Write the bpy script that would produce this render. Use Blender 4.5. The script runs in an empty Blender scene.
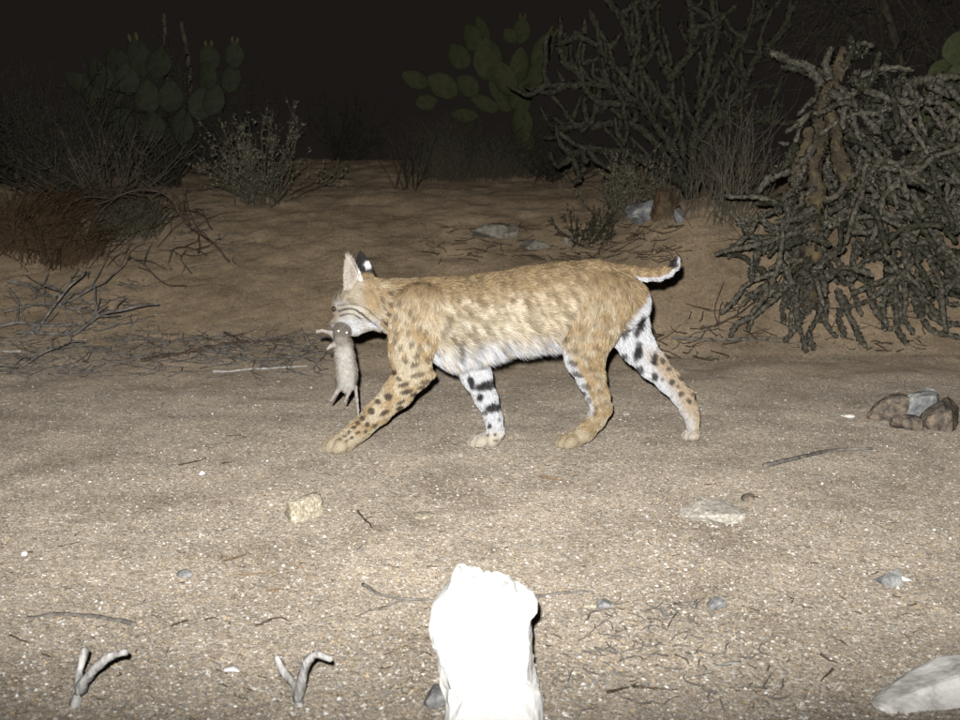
import bpy, math, random
import numpy as np
from mathutils import Vector, Matrix

# ---------------------------------------------------------------- camera, night sky, flash, exposure
SC = bpy.context.scene
COL = SC.collection
F = 1150.0                       # focal length in photograph pixels (960 x 720)
CAM_H = 0.86
PITCH = math.radians(11.0)

cam_data = bpy.data.cameras.new("camera")
cam_data.sensor_fit = 'HORIZONTAL'
cam_data.angle = 2 * math.atan(480.0 / F)
cam_data.dof.use_dof = True
cam_data.dof.focus_distance = 3.15
cam_data.dof.aperture_fstop = 9.0
cam_data.clip_start = 0.02
cam_data.clip_end = 500.0
cam = bpy.data.objects.new("camera", cam_data)
COL.objects.link(cam)
cam.location = (0, 0, CAM_H)
cam.rotation_euler = (math.pi / 2 - PITCH, 0, 0)
SC.camera = cam

world = bpy.data.worlds.new("World")
SC.world = world
world.use_nodes = True
wbg = world.node_tree.nodes.get("Background") or world.node_tree.nodes.new("ShaderNodeBackground")
wbg.inputs["Color"].default_value = (0.0112, 0.0090, 0.0080, 1)     # moonless night sky
wbg.inputs["Strength"].default_value = 1.0

# the trail camera's own flash, a small tube a hand's breadth above the lens: the only light of the night
fl = bpy.data.lights.new("camera_flash", 'SPOT')
fl.energy = 1120.0
fl.color = (1.0, 0.99, 0.985)
fl.shadow_soft_size = 0.012
fl.spot_size = math.radians(56.5)
fl.spot_blend = 1.0
flash = bpy.data.objects.new("camera_flash", fl)
COL.objects.link(flash)
flash.location = (-0.035, -0.01, CAM_H + 0.068)
flash.rotation_euler = (math.pi / 2 - math.radians(6.0), 0, 0)
flash.scale = (2.8, 1.0, 1.0)

SC.view_settings.view_transform = 'Standard'
SC.view_settings.look = 'None'
SC.view_settings.exposure = 0.0
SC.view_settings.gamma = 1.0
SC.view_settings.use_curve_mapping = False
SC.render.engine = 'CYCLES'
SC.cycles.max_bounces = 4

# ---------------------------------------------------------------- projection helpers
CT, ST = math.cos(PITCH), math.sin(PITCH)
def raydir(px, py):
    cx = (np.asarray(px, float) - 480.0) / F
    cy = -(np.asarray(py, float) - 360.0) / F
    return cx, CT + cy * ST, -ST + cy * CT
def W(px, py, Y):
    """point seen at a photograph pixel, on the upright plane at distance Y"""
    dx, dy, dz = raydir(px, py)
    t = Y / dy
    return np.array([dx * t, Y, CAM_H + dz * t])
def project(P):
    P = np.asarray(P, float)
    x, y, z = P[..., 0], P[..., 1], P[..., 2] - CAM_H
    d = y * CT - z * ST
    return 480.0 + F * x / d, 360.0 - F * (y * ST + z * CT) / d
def scale_at(Y):
    return F / (Y * 1.02)

# ---------------------------------------------------------------- noise
def _h(ix, iy, iz, seed):
    n = (ix.astype(np.int64) * 374761393 + iy.astype(np.int64) * 668265263 + iz.astype(np.int64) * 2147483647 + seed * 974634777)
    n = (n ^ (n >> 13)) * 1274126177
    n = n & 0x7fffffff
    n = (n ^ (n >> 16)) & 0xffff
    return n / 65535.0
def vnoise(P, seed=0):
    """3-D value noise 0..1"""
    P = np.asarray(P, float)
    i = np.floor(P).astype(np.int64); f = P - i
    f = f * f * (3 - 2 * f)
    x, y, z = i[..., 0], i[..., 1], i[..., 2]
    u, v, w = f[..., 0], f[..., 1], f[..., 2]
    r = 0
    for a in (0, 1):
        wa = u if a else 1 - u
        for b in (0, 1):
            wb = v if b else 1 - v
            for c in (0, 1):
                wc = w if c else 1 - w
                r = r + wa * wb * wc * _h(x + a, y + b, z + c, seed)
    return r
def fnoise(P, seed=0, octv=3):
    r = 0; a = 1.0; t = 0
    P = np.asarray(P, float)
    for k in range(octv):
        r = r + a * vnoise(P * (2.03 ** k) + 17.3 * k, seed + k); t += a; a *= 0.5
    return r / t
def sstep(a, b, x):
    t = np.clip((np.asarray(x, float) - a) / (b - a), 0, 1)
    return t * t * (3 - 2 * t)
def lerp(a, b, t):
    return a + (b - a) * t
def lerpc(a, b, t):
    return np.asarray(a, float) * (1 - t[..., None]) + np.asarray(b, float) * t[..., None]

# ---------------------------------------------------------------- mesh helpers
def mesh_obj(name, V, Fc, mat, parent=None, smooth=True, colors=None, origin=None):
    V = np.asarray(V, float)
    if origin is not None:
        V = V - np.asarray(origin, float)
    me = bpy.data.meshes.new(name)
    me.from_pydata(V.tolist(), [], Fc if isinstance(Fc, list) else Fc.tolist())
    me.materials.append(mat)
    if colors is not None:
        at = me.color_attributes.new("tint", 'FLOAT_COLOR', 'POINT')
        c = np.ones((len(V), 4)); c[:, :3] = colors
        at.data.foreach_set("color", c.ravel())
    if smooth:
        me.polygons.foreach_set("use_smooth", np.ones(len(me.polygons), bool))
    o = bpy.data.objects.new(name, me)
    COL.objects.link(o)
    if parent is not None:
        o.parent = parent
    elif origin is not None:
        o.location = origin
    return o

def tag(o, label, cat, group=None):
    o["label"] = label; o["category"] = cat
    if group: o["group"] = group
    return o
def thing(name, label, cat, loc, group=None):
    o = bpy.data.objects.new(name, None)
    o.empty_display_size = 0.05
    COL.objects.link(o); o.location = tuple(float(a) for a in loc)
    return tag(o, label, cat, group)

class MB:
    """collects tubes and leaves of ONE part"""
    def __init__(s):
        s.V = []; s.F = []; s.n = 0; s.C = []
    def add(s, V, Fc, c=None):
        V = np.asarray(V, float)
        s.V.append(V); s.F += [[i + s.n for i in f] for f in Fc]; s.n += len(V)
        if c is not None:
            s.C.append(np.broadcast_to(np.asarray(c, float), (len(V), 3)))
    def tube(s, pts, radii, sides=6, bump=0.0, seed=0, c=None, cap=True):
        P = np.asarray(pts, float); n = len(P)
        R = np.broadcast_to(np.asarray(radii, float), (n,))
        T = np.gradient(P, axis=0); T /= np.linalg.norm(T, axis=1)[:, None] + 1e-9
        ref = np.array([0.31, 0.17, 0.93]) if abs(T[0, 2]) < 0.8 else np.array([0.9, 0.3, 0.1])
        A = np.cross(T, ref); A /= np.linalg.norm(A, axis=1)[:, None] + 1e-9
        B = np.cross(T, A)
        ang = np.arange(sides) * 2 * math.pi / sides
        rr = R[:, None] * np.ones(sides)
        if bump:
            k = np.arange(n)[:, None]; j = np.arange(sides)[None, :]
            chk = ((k + j + (k // 2)) % 2) * 2 - 1
            rng = np.random.RandomState(seed)
            rr = rr * (1 + bump * chk + bump * 0.6 * rng.uniform(-1, 1, (n, sides)))
        V = P[:, None, :] + rr[..., None] * (np.cos(ang)[None, :, None] * A[:, None, :] + np.sin(ang)[None, :, None] * B[:, None, :])
        V = V.reshape(-1, 3).tolist()
        Fc = []
        for i in range(n - 1):
            for j in range(sides):
                a = i * sides + j; b = i * sides + (j + 1) % sides
                Fc.append([a, b, b + sides, a + sides])
        if cap:
            V.append((P[0] - T[0] * R[0] * 0.5).tolist()); V.append((P[-1] + T[-1] * R[-1] * 0.7).tolist())
            c0 = n * sides; c1 = c0 + 1; L = (n - 1) * sides
            for j in range(sides):
                Fc.append([c0, (j + 1) % sides, j]); Fc.append([c1, L + j, L + (j + 1) % sides])
        s.add(V, Fc, c)
    def leaf(s, p, d, nrm, L, w, c=None):
        p = np.asarray(p); d = np.asarray(d); sd = np.cross(d, nrm); sd = sd / (np.linalg.norm(sd) + 1e-9)
        nn = np.cross(sd, d)
        V = [p, p + d * L * .45 + sd * w * .5, p + d * L, p + d * L * .45 - sd * w * .5, p + d * L * .5 + nn * w * .15]
        s.add(V, [[0, 1, 4], [1, 2, 4], [2, 3, 4], [3, 0, 4]], c)
    def build(s, name, mat, parent=None, origin=None, smooth=True):
        V = np.concatenate(s.V)
        C = np.concatenate(s.C) if len(s.C) == len(s.V) else None
        return mesh_obj(name, V, s.F, mat, parent, smooth, C, origin)

def resample(pts, n):
    P = np.asarray(pts, float)
    # Catmull-Rom through the points
    Q = np.vstack([2 * P[0] - P[1], P, 2 * P[-1] - P[-2]])
    seg = len(P) - 1
    t = np.linspace(0, seg - 1e-6, n); k = t.astype(int); u = (t - k)[:, None]
    p0, p1, p2, p3 = Q[k], Q[k + 1], Q[k + 2], Q[k + 3]
    return 0.5 * (2 * p1 + (p2 - p0) * u + (2 * p0 - 5 * p1 + 4 * p2 - p3) * u ** 2 + (3 * p1 - p0 - 3 * p2 + p3) * u ** 3)
def wob(P, amp, seed, freq=9.0):
    P = np.asarray(P, float)
    return P + amp * (np.stack([vnoise(P * freq + 5.1, seed), vnoise(P * freq + 55.7, seed + 1), vnoise(P * freq + 99.2, seed + 2)], -1) - .5) * 2

# ---------------------------------------------------------------- materials
def new_mat(name):
    m = bpy.data.materials.new(name); m.use_nodes = True
    nt = m.node_tree; b = nt.nodes.get("Principled BSDF")
    return m, nt, b
def node(nt, kind, **kw):
    n = nt.nodes.new(kind)
    for k, v in kw.items():
        setattr(n, k, v)
    return n
def noisy_mat(name, c1, c2, scale=30.0, rough=0.85, bump=0.3, detail=5.0, c3=None, stretch=None, spec=0.1, bdist=0.004, tint=False):
    m, nt, b = new_mat(name)
    tc = node(nt, "ShaderNodeTexCoord"); src = tc.outputs["Object"]
    if stretch:
        mp = node(nt, "ShaderNodeMapping"); mp.inputs["Scale"].default_value = stretch
        nt.links.new(src, mp.inputs["Vector"]); src = mp.outputs["Vector"]
    nz = node(nt, "ShaderNodeTexNoise"); nz.inputs["Scale"].default_value = scale; nz.inputs["Detail"].default_value = detail
    nz.inputs["Roughness"].default_value = 0.65
    nt.links.new(src, nz.inputs["Vector"])
    rp = node(nt, "ShaderNodeValToRGB")
    rp.color_ramp.elements[0].position = 0.36; rp.color_ramp.elements[1].position = 0.66
    rp.color_ramp.elements[0].color = (*c1, 1); rp.color_ramp.elements[1].color = (*c2, 1)
    if c3:
        e = rp.color_ramp.elements.new(0.5); e.color = (*c3, 1)
    nt.links.new(nz.outputs["Fac"], rp.inputs["Fac"])
    out = rp.outputs["Color"]
    if tint:
        at = node(nt, "ShaderNodeAttribute", attribute_name="tint")
        mx = node(nt, "ShaderNodeMix", data_type='RGBA', blend_type='MULTIPLY'); mx.inputs["Factor"].default_value = 1
        nt.links.new(out, mx.inputs[6]); nt.links.new(at.outputs["Color"], mx.inputs[7]); out = mx.outputs[2]
    nt.links.new(out, b.inputs["Base Color"])
    b.inputs["Roughness"].default_value = rough
    b.inputs["Specular IOR Level"].default_value = spec
    if bump:
        n2 = node(nt, "ShaderNodeTexNoise"); n2.inputs["Scale"].default_value = scale * 2.7; n2.inputs["Detail"].default_value = 4
        nt.links.new(src, n2.inputs["Vector"])
        bp = node(nt, "ShaderNodeBump"); bp.inputs["Strength"].default_value = bump; bp.inputs["Distance"].default_value = bdist
        nt.links.new(n2.outputs["Fac"], bp.inputs["Height"]); nt.links.new(bp.outputs["Normal"], b.inputs["Normal"])
    return m
def tint_mat(name, rough=0.7, spec=0.2, grain=0.12, gscale=300.0):
    m, nt, b = new_mat(name)
    at = node(nt, "ShaderNodeAttribute", attribute_name="tint")
    tc = node(nt, "ShaderNodeTexCoord")
    nz = node(nt, "ShaderNodeTexNoise"); nz.inputs["Scale"].default_value = gscale
    nt.links.new(tc.outputs["Object"], nz.inputs["Vector"])
    mr = node(nt, "ShaderNodeMapRange"); mr.inputs["To Min"].default_value = 1 - grain; mr.inputs["To Max"].default_value = 1 + grain
    nt.links.new(nz.outputs["Fac"], mr.inputs["Value"])
    mx = node(nt, "ShaderNodeMix", data_type='RGBA', blend_type='MULTIPLY'); mx.inputs["Factor"].default_value = 1
    nt.links.new(at.outputs["Color"], mx.inputs[6]); nt.links.new(mr.outputs["Result"], mx.inputs[7])
    nt.links.new(mx.outputs[2], b.inputs["Base Color"])
    b.inputs["Roughness"].default_value = rough; b.inputs["Specular IOR Level"].default_value = spec
    return m

# ---------------------------------------------------------------- ground
CY = np.array([-8, 4.25, 4.6, 5.0, 5.6, 6.2, 7.0, 7.4, 7.9, 8.6, 9.4, 10.2, 12.0, 16, 25, 90])
CZ = np.array([0, 0.00, .03, .115, .25, .375, .50, .525, .515, .56, .625, .655, .45, .20, -.10, -1.7])
RY = np.array([-8, 4.55, 4.75, 5.0, 5.3, 5.6, 5.9, 6.5, 7.2, 8.6, 10.0, 12.0, 16, 25, 90])
RZ = np.array([0, 0.00, .05, .20, .37, .475, .52, .52, .50, .55, .62, .45, .20, -.10, -1.7])
def zground(x, y, fine=True):
    x = np.asarray(x, float); y = np.asarray(y, float)
    x, y = np.broadcast_arrays(x, y)
    yo = y + 0.22 * (fnoise(np.stack([x * 0.9, y * 0.25, 0 * x], -1), 3, 2) - .5)
    zc = np.interp(yo, CY, CZ); zr = np.interp(yo, RY, RZ)
    t = sstep(0.45, 1.0, x / np.maximum(y, .5) * 5.3)
    z = lerp(zc, zr, t)
    soil = sstep(4.2, 5.3, yo)
    P = np.stack([x, y, 0 * x], -1)
    z = z + (0.02 + 0.03 * soil) * (fnoise(P * 1.3, 11, 2) - .5) * sstep(0.0, 1.0, np.abs(y - 3.1) + .25)
    z = z + (0.010 + 0.02 * soil) * (vnoise(P * 7.0, 21) - .5)
    if fine:
        z = z + (0.004 + 0.010 * soil) * (fnoise(P * 26.0, 31, 2) - .5)
    return z
def on_ground(px, py):
    dx, dy, dz = [float(a) for a in raydir(px, py)]
    t = np.linspace(1.2, 14, 900)
    g = CAM_H + dz * t - zground(dx * t, dy * t, False)
    k = np.argmax(g < 0) if (g < 0).any() else len(t) - 1
    k = max(k, 1)
    a = g[k - 1] / (g[k - 1] - g[k] + 1e-9); tt = lerp(t[k - 1], t[k], a)
    x, y = dx * tt, dy * tt
    return np.array([x, y, float(zground(x, y))])

def grow(a, b, s0, f):
    r = []; p = a; s = s0
    while p < b:
        r.append(p); p += s; s *= f
    return r + [b]
xs = np.array(sorted([-v for v in grow(2.2, 70, .03, 1.14)][1:] + list(np.arange(-2.2, 2.2001, .014)) + grow(2.2, 70, .03, 1.14)[1:]))
ys = np.array([-12, -6, -3, -1, 0, .6, 1.0, 1.2] + list(np.arange(1.3, 6.6, .014)) + list(np.arange(6.6, 11.0, .04)) + grow(11.0, 90, .08, 1.14))
GX, GY = np.meshgrid(xs, ys)
GZ = zground(GX, GY)
nx_, ny_ = len(xs), len(ys)
gi = np.arange(nx_ * ny_).reshape(ny_, nx_)
gf = np.stack([gi[:-1, :-1], gi[:-1, 1:], gi[1:, 1:], gi[1:, :-1]], -1).reshape(-1, 4)
GP = np.stack([GX, GY, GZ], -1).reshape(-1, 3)

def ground_mat():
    m, nt, b = new_mat("sand_and_soil")
    L = nt.links.new
    tc = node(nt, "ShaderNodeTexCoord"); src = tc.outputs["Object"]
    sx = node(nt, "ShaderNodeSeparateXYZ"); L(src, sx.inputs[0])
    def vor(scale):
        v = node(nt, "ShaderNodeTexVoronoi"); v.inputs["Scale"].default_value = scale; L(src, v.inputs["Vector"])
        s = node(nt, "ShaderNodeSeparateColor"); L(v.outputs["Color"], s.inputs[0])
        return v, s
    def ramp(sock, stops, mode='CONSTANT'):
        r = node(nt, "ShaderNodeValToRGB"); cr = r.color_ramp; cr.interpolation = mode
        cr.elements[0].position, cr.elements[0].color = stops[0][0], (*stops[0][1], 1)
        cr.elements[1].position, cr.elements[1].color = stops[-1][0], (*stops[-1][1], 1)
        for p, c in stops[1:-1]:
            e = cr.elements.new(p); e.color = (*c, 1)
        L(sock, r.inputs["Fac"]); return r.outputs["Color"]
    def noise(scale, det=4, rough=.6):
        n = node(nt, "ShaderNodeTexNoise"); n.inputs["Scale"].default_value = scale; n.inputs["Detail"].default_value = det
        n.inputs["Roughness"].default_value = rough; L(src, n.inputs["Vector"]); return n.outputs["Fac"]
    def mix(f, a, c, blend='MIX'):
        x = node(nt, "ShaderNodeMix", data_type='RGBA', blend_type=blend)
        if isinstance(f, (int, float)): x.inputs["Factor"].default_value = f
        else: L(f, x.inputs["Factor"])
        for s, k in ((a, 6), (c, 7)):
            if isinstance(s, tuple): x.inputs[k].default_value = (*s, 1)
            else: L(s, x.inputs[k])
        return x.outputs[2]
    v1, s1 = vor(190.0); v2, s2 = vor(400.0)
    track1 = ramp(s1.outputs[0], [(0, (.11, .094, .072)), (.16, (.225, .188, .146)), (.36, (.288, .243, .19)), (.58, (.335, .288, .231)), (.76, (.215, .20, .178)), (.88, (.41, .375, .33)), (.978, (.76, .74, .71))])  # last stop: white grains, their sparkle in the flash put into the colour
    track2 = ramp(s2.outputs[1], [(0, (.11, .094, .074)), (.2, (.26, .22, .172)), (.55, (.335, .288, .228)), (.80, (.315, .25, .165)), (.91, (.48, .445, .39))])
    track = mix(.45, track1, track2)
    soil1 = ramp(s2.outputs[0], [(0, (.135, .104, .067)), (.2, (.228, .174, .112)), (.6, (.266, .203, .132)), (.9, (.33, .268, .19)), (.975, (.42, .38, .32))])
    soil = mix(.5, soil1, ramp(noise(14, 6), [(.3, (.184, .139, .09)), (.7, (.29, .222, .145))], 'LINEAR'))
    big = noise(2.2, 5)
    # where the loose bank soil takes over from the track gravel
    mr = node(nt, "ShaderNodeMapRange"); mr.interpolation_type = 'SMOOTHSTEP'
    ad = node(nt, "ShaderNodeMath", operation='MULTIPLY_ADD'); L(big, ad.inputs[0]); ad.inputs[1].default_value = 1.2; L(sx.outputs["Y"], ad.inputs[2])
    L(ad.outputs[0], mr.inputs["Value"]); mr.inputs["From Min"].default_value = 4.25; mr.inputs["From Max"].default_value = 5.6
    base = mix(mr.outputs["Result"], track, soil)
    patch = ramp(noise(3.1, 6, .7), [(.34, (.66, .64, .61)), (.5, (.93, .93, .92)), (.66, (1.14, 1.12, 1.09))], 'LINEAR')
    base = mix(1.0, base, patch, 'MULTIPLY')
    fine = ramp(noise(60, 5, .7), [(.3, (.72, .70, .68)), (.7, (1.22, 1.2, 1.17))], 'LINEAR')
    base = mix(1.0, base, fine, 'MULTIPLY')
    L(base, b.inputs["Base Color"])
    b.inputs["Roughness"].default_value = .9; b.inputs["Specular IOR Level"].default_value = .2
    b.inputs["Diffuse Roughness"].default_value = 1.0
    b1 = node(nt, "ShaderNodeBump"); b1.inputs["Strength"].default_value = .9; b1.inputs["Distance"].default_value = .0035; b1.invert = True
    L(v1.outputs["Distance"], b1.inputs["Height"])
    b2 = node(nt, "ShaderNodeBump"); b2.inputs["Strength"].default_value = .7; b2.inputs["Distance"].default_value = .006
    L(noise(75, 6, .75), b2.inputs["Height"]); L(b1.outputs["Normal"], b2.inputs["Normal"])
    L(b2.outputs["Normal"], b.inputs["Normal"])
    return m
ground = mesh_obj("ground", GP, gf, ground_mat())
ground["kind"] = "structure"
# ---------------------------------------------------------------- smooth-union bodies
class Body:
    """implicit body: tapered limbs melted together, skinned into one continuous mesh"""
    def __init__(s, lo, hi, h):
        s.lo = np.array(lo, float); s.h = h
        s.n = np.ceil((np.array(hi) - s.lo) / h).astype(int) + 1
        s.D = np.full(s.n, 1.0, np.float32); s.prims = []
    def cone(s, a, b, ra, rb, lat=1.0, k=0.012, region="torso", flow=1.0):
        a = np.asarray(a, float); b = np.asarray(b, float)
        s.prims.append((a, b, ra, rb, lat, region, flow))
        m = max(ra, rb) + k * 2 + s.h * 3
        i0 = np.clip(np.floor((np.minimum(a, b) - m - s.lo) / s.h).astype(int), 0, s.n - 1)
        i1 = np.clip(np.ceil((np.maximum(a, b) + m - s.lo) / s.h).astype(int) + 1, 1, s.n)
        gx = (s.lo[0] + s.h * np.arange(i0[0], i1[0]))[:, None, None]
        gy = (s.lo[1] + s.h * np.arange(i0[1], i1[1]))[None, :, None]
        gz = (s.lo[2] + s.h * np.arange(i0[2], i1[2]))[None, None, :]
        d = s.dist(gx, gy, gz, a, b, ra, rb, lat)
        sl = tuple(slice(p, q) for p, q in zip(i0, i1))
        D = s.D[sl]
        hh = np.clip(0.5 + 0.5 * (D - d) / k, 0, 1)
        s.D[sl] = (D * (1 - hh) + d * hh - k * hh * (1 - hh)).astype(np.float32)
    @staticmethod
    def dist(x, y, z, a, b, ra, rb, lat):
        ba = b - a; bal = ba.copy(); bal[1] /= lat
        L = float(bal @ bal) + 1e-9
        px, py, pz = x - a[0], (y - a[1]) / lat, z - a[2]
        t = np.clip((px * bal[0] + py * bal[1] + pz * bal[2]) / L, 0, 1)
        d = np.sqrt((px - t * bal[0]) ** 2 + (py - t * bal[1]) ** 2 + (pz - t * bal[2]) ** 2) - (ra + (rb - ra) * t)
        return d * min(1.0, 0.5 + 0.5 * lat)
    def skin(s, smooth=2):
        D = s.D; ins = D < 0
        c = ins[:-1, :-1, :-1].astype(np.int8)
        tot = sum(ins[i:D.shape[0] - 1 + i, j:D.shape[1] - 1 + j, k:D.shape[2] - 1 + k].astype(np.int8) for i in (0, 1) for j in (0, 1) for k in (0, 1))
        act = (tot > 0) & (tot < 8)
        idx = np.argwhere(act)
        vid = np.full(act.shape, -1, np.int64); vid[act] = np.arange(len(idx))
        acc = np.zeros((len(idx), 3)); cnt = np.zeros(len(idx))
        for ax in range(3):
            o1, o2 = [q for q in range(3) if q != ax]
            for p in (0, 1):
                for q in (0, 1):
                    off = np.zeros(3, int); off[o1] = p; off[o2] = q
                    e0 = idx + off; e1 = e0.copy(); e1[:, ax] += 1
                    d0 = D[tuple(e0.T)]; d1 = D[tuple(e1.T)]
                    cr = (d0 < 0) != (d1 < 0)
                    t = np.where(cr, d0 / np.where(cr, d0 - d1, 1), 0)
                    P = e0.astype(float); P[:, ax] += t
                    acc[cr] += P[cr]; cnt += cr
        V = s.lo + s.h * (acc / np.maximum(cnt, 1)[:, None])
        Fs = []
        for ax in range(3):
            o1, o2 = (ax + 1) % 3, (ax + 2) % 3
            sl0 = [slice(1, -1)] * 3; sl0[ax] = slice(0, -1); sl1 = list(sl0); sl1[ax] = slice(1, None)
            a_ = ins[tuple(sl0)]; b_ = ins[tuple(sl1)]
            for flip, msk in ((False, a_ & ~b_), (True, ~a_ & b_)):
                e = np.argwhere(msk)
                if not len(e): continue
                e = e + 1; e[:, ax] -= 1
                q = []
                for (p, r) in ((-1, -1), (0, -1), (0, 0), (-1, 0)):
                    cc = e.copy(); cc[:, o1] += p; cc[:, o2] += r
                    q.append(vid[tuple(cc.T)])
                q = np.stack(q, 1)
                Fs.append(q[:, ::-1] if flip else q)
        Fq = np.concatenate(Fs)
        Fq = Fq[(Fq >= 0).all(1)]
        for _ in range(smooth):
            S = np.zeros_like(V); C = np.zeros(len(V))
            for i in range(4):
                np.add.at(S, Fq[:, i], V[Fq[:, (i + 1) % 4]]); np.add.at(C, Fq[:, i], 1)
                np.add.at(S, Fq[:, i], V[Fq[:, (i + 3) % 4]]); np.add.at(C, Fq[:, i], 1)
            V = V * .5 + .5 * S / np.maximum(C, 1)[:, None]
        return V, Fq
    def nearest(s, P):
        """for points: nearest region name index and flow direction"""
        best = np.full(len(P), 9.0); reg = np.zeros(len(P), int)
        flow = np.zeros((len(P), 3)); wt = np.zeros(len(P))
        for k, (a, b, ra, rb, lat, region, fd) in enumerate(s.prims):
            d = s.dist(P[:, 0], P[:, 1], P[:, 2], a, b, ra, rb, lat)
            m = d < best; best[m] = d[m]; reg[m] = k
            w = np.exp(-np.clip(d, -.02, 1) / .008)
            v = (b - a); v = v / (np.linalg.norm(v) + 1e-9) * fd
            flow += w[:, None] * v; wt += w
        flow /= np.linalg.norm(flow, axis=1)[:, None] + 1e-9
        return reg, flow

def tri_sample(V, Fq, n, rng, dens=None):
    T = np.concatenate([Fq[:, [0, 1, 2]], Fq[:, [0, 2, 3]]])
    A, B, C = V[T[:, 0]], V[T[:, 1]], V[T[:, 2]]
    N = np.cross(B - A, C - A); ar = np.linalg.norm(N, axis=1); N /= ar[:, None] + 1e-12
    w = ar if dens is None else ar * dens((A + B + C) / 3)
    k = rng.choice(len(T), n, p=w / w.sum())
    u = rng.uniform(size=n); v = rng.uniform(size=n); m = u + v > 1; u[m] = 1 - u[m]; v[m] = 1 - v[m]
    # smooth vertex normals
    VN = np.zeros_like(V)
    for i in range(3): np.add.at(VN, T[:, i], np.cross(B - A, C - A))
    VN /= np.linalg.norm(VN, axis=1)[:, None] + 1e-12
    t = T[k]
    P = A[k] * (1 - u - v)[:, None] + B[k] * u[:, None] + C[k] * v[:, None]
    Nn = VN[t[:, 0]] * (1 - u - v)[:, None] + VN[t[:, 1]] * u[:, None] + VN[t[:, 2]] * v[:, None]
    Nn /= np.linalg.norm(Nn, axis=1)[:, None] + 1e-12
    return P, Nn
def fur_mesh(P, N, D, L, wd, col, rng, droop=0.0):
    """one tapered, bent blade per hair"""
    n = len(P)
    D = D / (np.linalg.norm(D, axis=1)[:, None] + 1e-9)
    S = np.cross(D, N); S /= np.linalg.norm(S, axis=1)[:, None] + 1e-9
    a = rng.uniform(-1.0, 1.0, n)
    Nn = np.cross(S, D)
    S = S * np.cos(a)[:, None] + Nn * np.sin(a)[:, None]
    P0 = P - N * .0012
    M = P0 + D * (L * .5)[:, None] + N * (L * .05)[:, None]
    T = P0 + D * L[:, None] - N * (L * .06)[:, None] + np.array([0, 0, -1.0]) * (L * droop)[:, None]
    h = (wd * .5)[:, None]
    V = np.stack([P0 - S * h, P0 + S * h, M + S * h * .8, M - S * h * .8, T], 1).reshape(-1, 3)
    b = (np.arange(n) * 5)[:, None]
    quads = (b + np.array([0, 1, 2, 3])).tolist(); tris = (b + np.array([3, 2, 4])).tolist()
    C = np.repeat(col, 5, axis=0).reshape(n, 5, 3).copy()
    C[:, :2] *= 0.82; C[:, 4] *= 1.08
    return V, quads + tris, C.reshape(-1, 3)

# ---------------------------------------------------------------- the bobcat
YM = lambda px: 3.075 + (px - 400) / 240 * .05
PXM = 1 / 377.0                               # metres per pixel at the cat
cat_base = np.array([0.06, 3.10, 0.0])
cat_base[2] = float(zground(cat_base[0], cat_base[1], False))
def foot_y(px, py):
    return float(on_ground(px, py)[1])
CB = Body((-.50, 2.90, -.03), (.62, 3.34, .60), .0034)
def chain(nodes, region, k=.012, flow=1.0):
    """nodes: (px, py, dy or Y, radius px, lateral ratio)"""
    for A, B in zip(nodes[:-1], nodes[1:]):
        pa = W(A[0], A[1], A[2] if A[2] > 1 else YM(A[0]) + A[2]); pb = W(B[0], B[1], B[2] if B[2] > 1 else YM(B[0]) + B[2])
        CB.cone(pa, pb, A[3] * PXM, B[3] * PXM, (A[4] + B[4]) / 2, k, region, flow)
# trunk, shoulder to rump (heads run nose to tail so the coat lies backwards)
chain([(418, 318, 0, 34, .66), (450, 321, 0, 39, .68), (490, 313, 0, 37.5, .78), (530, 307, 0, 38, .80), (562, 303, 0, 38, .78),
       (592, 297, 0, 34.5, .74), (614, 299, 0, 30, .72), (628, 304, 0, 22, .7)], "torso", .03)
chain([(430, 305, 0, 25.5, .6), (452, 304, 0, 25, .6)], "torso", .02)            # withers
chain([(448, 335, 0, 28, .62), (478, 330, 0, 26, .7)], "torso", .02)            # brisket
# neck and head (the head is turned a little away from the lens)
chain([(376, 302, -.003, 21, .86), (396, 305, 0, 22.5, .82), (424, 312, 0, 29, .7)], "neck", .03)
chain([(357, 299.5, .004, 20, .95), (372, 302, 0, 21, .95)], "head", .015)
chain([(345, 303, .012, 13, 1.0), (357, 300, .006, 18, .98)], "head", .012)
chain([(362, 295.5, .006, 17, .95), (371, 296, .002, 18, .9)], "head", .015)
chain([(334.0, 317.0, .022, 5.0, 1.3), (338.5, 310.5, .020, 6.4, 1.0), (346, 301.5, .012, 10.5, .9)], "head", .005)
chain([(338.5, 303.5, -.004, 3.6, 1.2), (346, 300.5, -.014, 5.0, 1.0)], "head", .006)   # brow   # nose bridge
chain([(335.5, 321.0, .014, 6.2, 1.6), (341, 320.5, .008, 7.5, 1.4)], "head", .004)
chain([(341, 319.5, .012, 8.0, 1.4), (351, 316, .004, 11.0, 1.25), (361, 312, -.002, 14.5, 1.25)], "head", .008)   # muzzle to cheek
chain([(344, 330, .014, 5.4, 1.4), (354, 327, .008, 8.6, 1.3), (365, 320, .000, 11.0, 1.3)], "head", .007)          # jaw
chain([(362, 312, -.010, 13.5, .8), (371, 321, -.018, 6.5, .8), (377, 327.5, -.020, 2.6, .8)], "head", .01)       # cheek ruff
chain([(358, 291, -.020, 9, .7), (358, 283, -.022, 4.0, .7)], "head", .012)      # ear roots
chain([(367, 290, .032, 10, .8), (367, 280, .040, 4.5, .9)], "head", .012)
chain([(362, 312, .026, 13, .8), (370, 321, .036, 6.5, .8), (375, 326, .040, 2.6, .8)], "head", .01)
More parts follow.
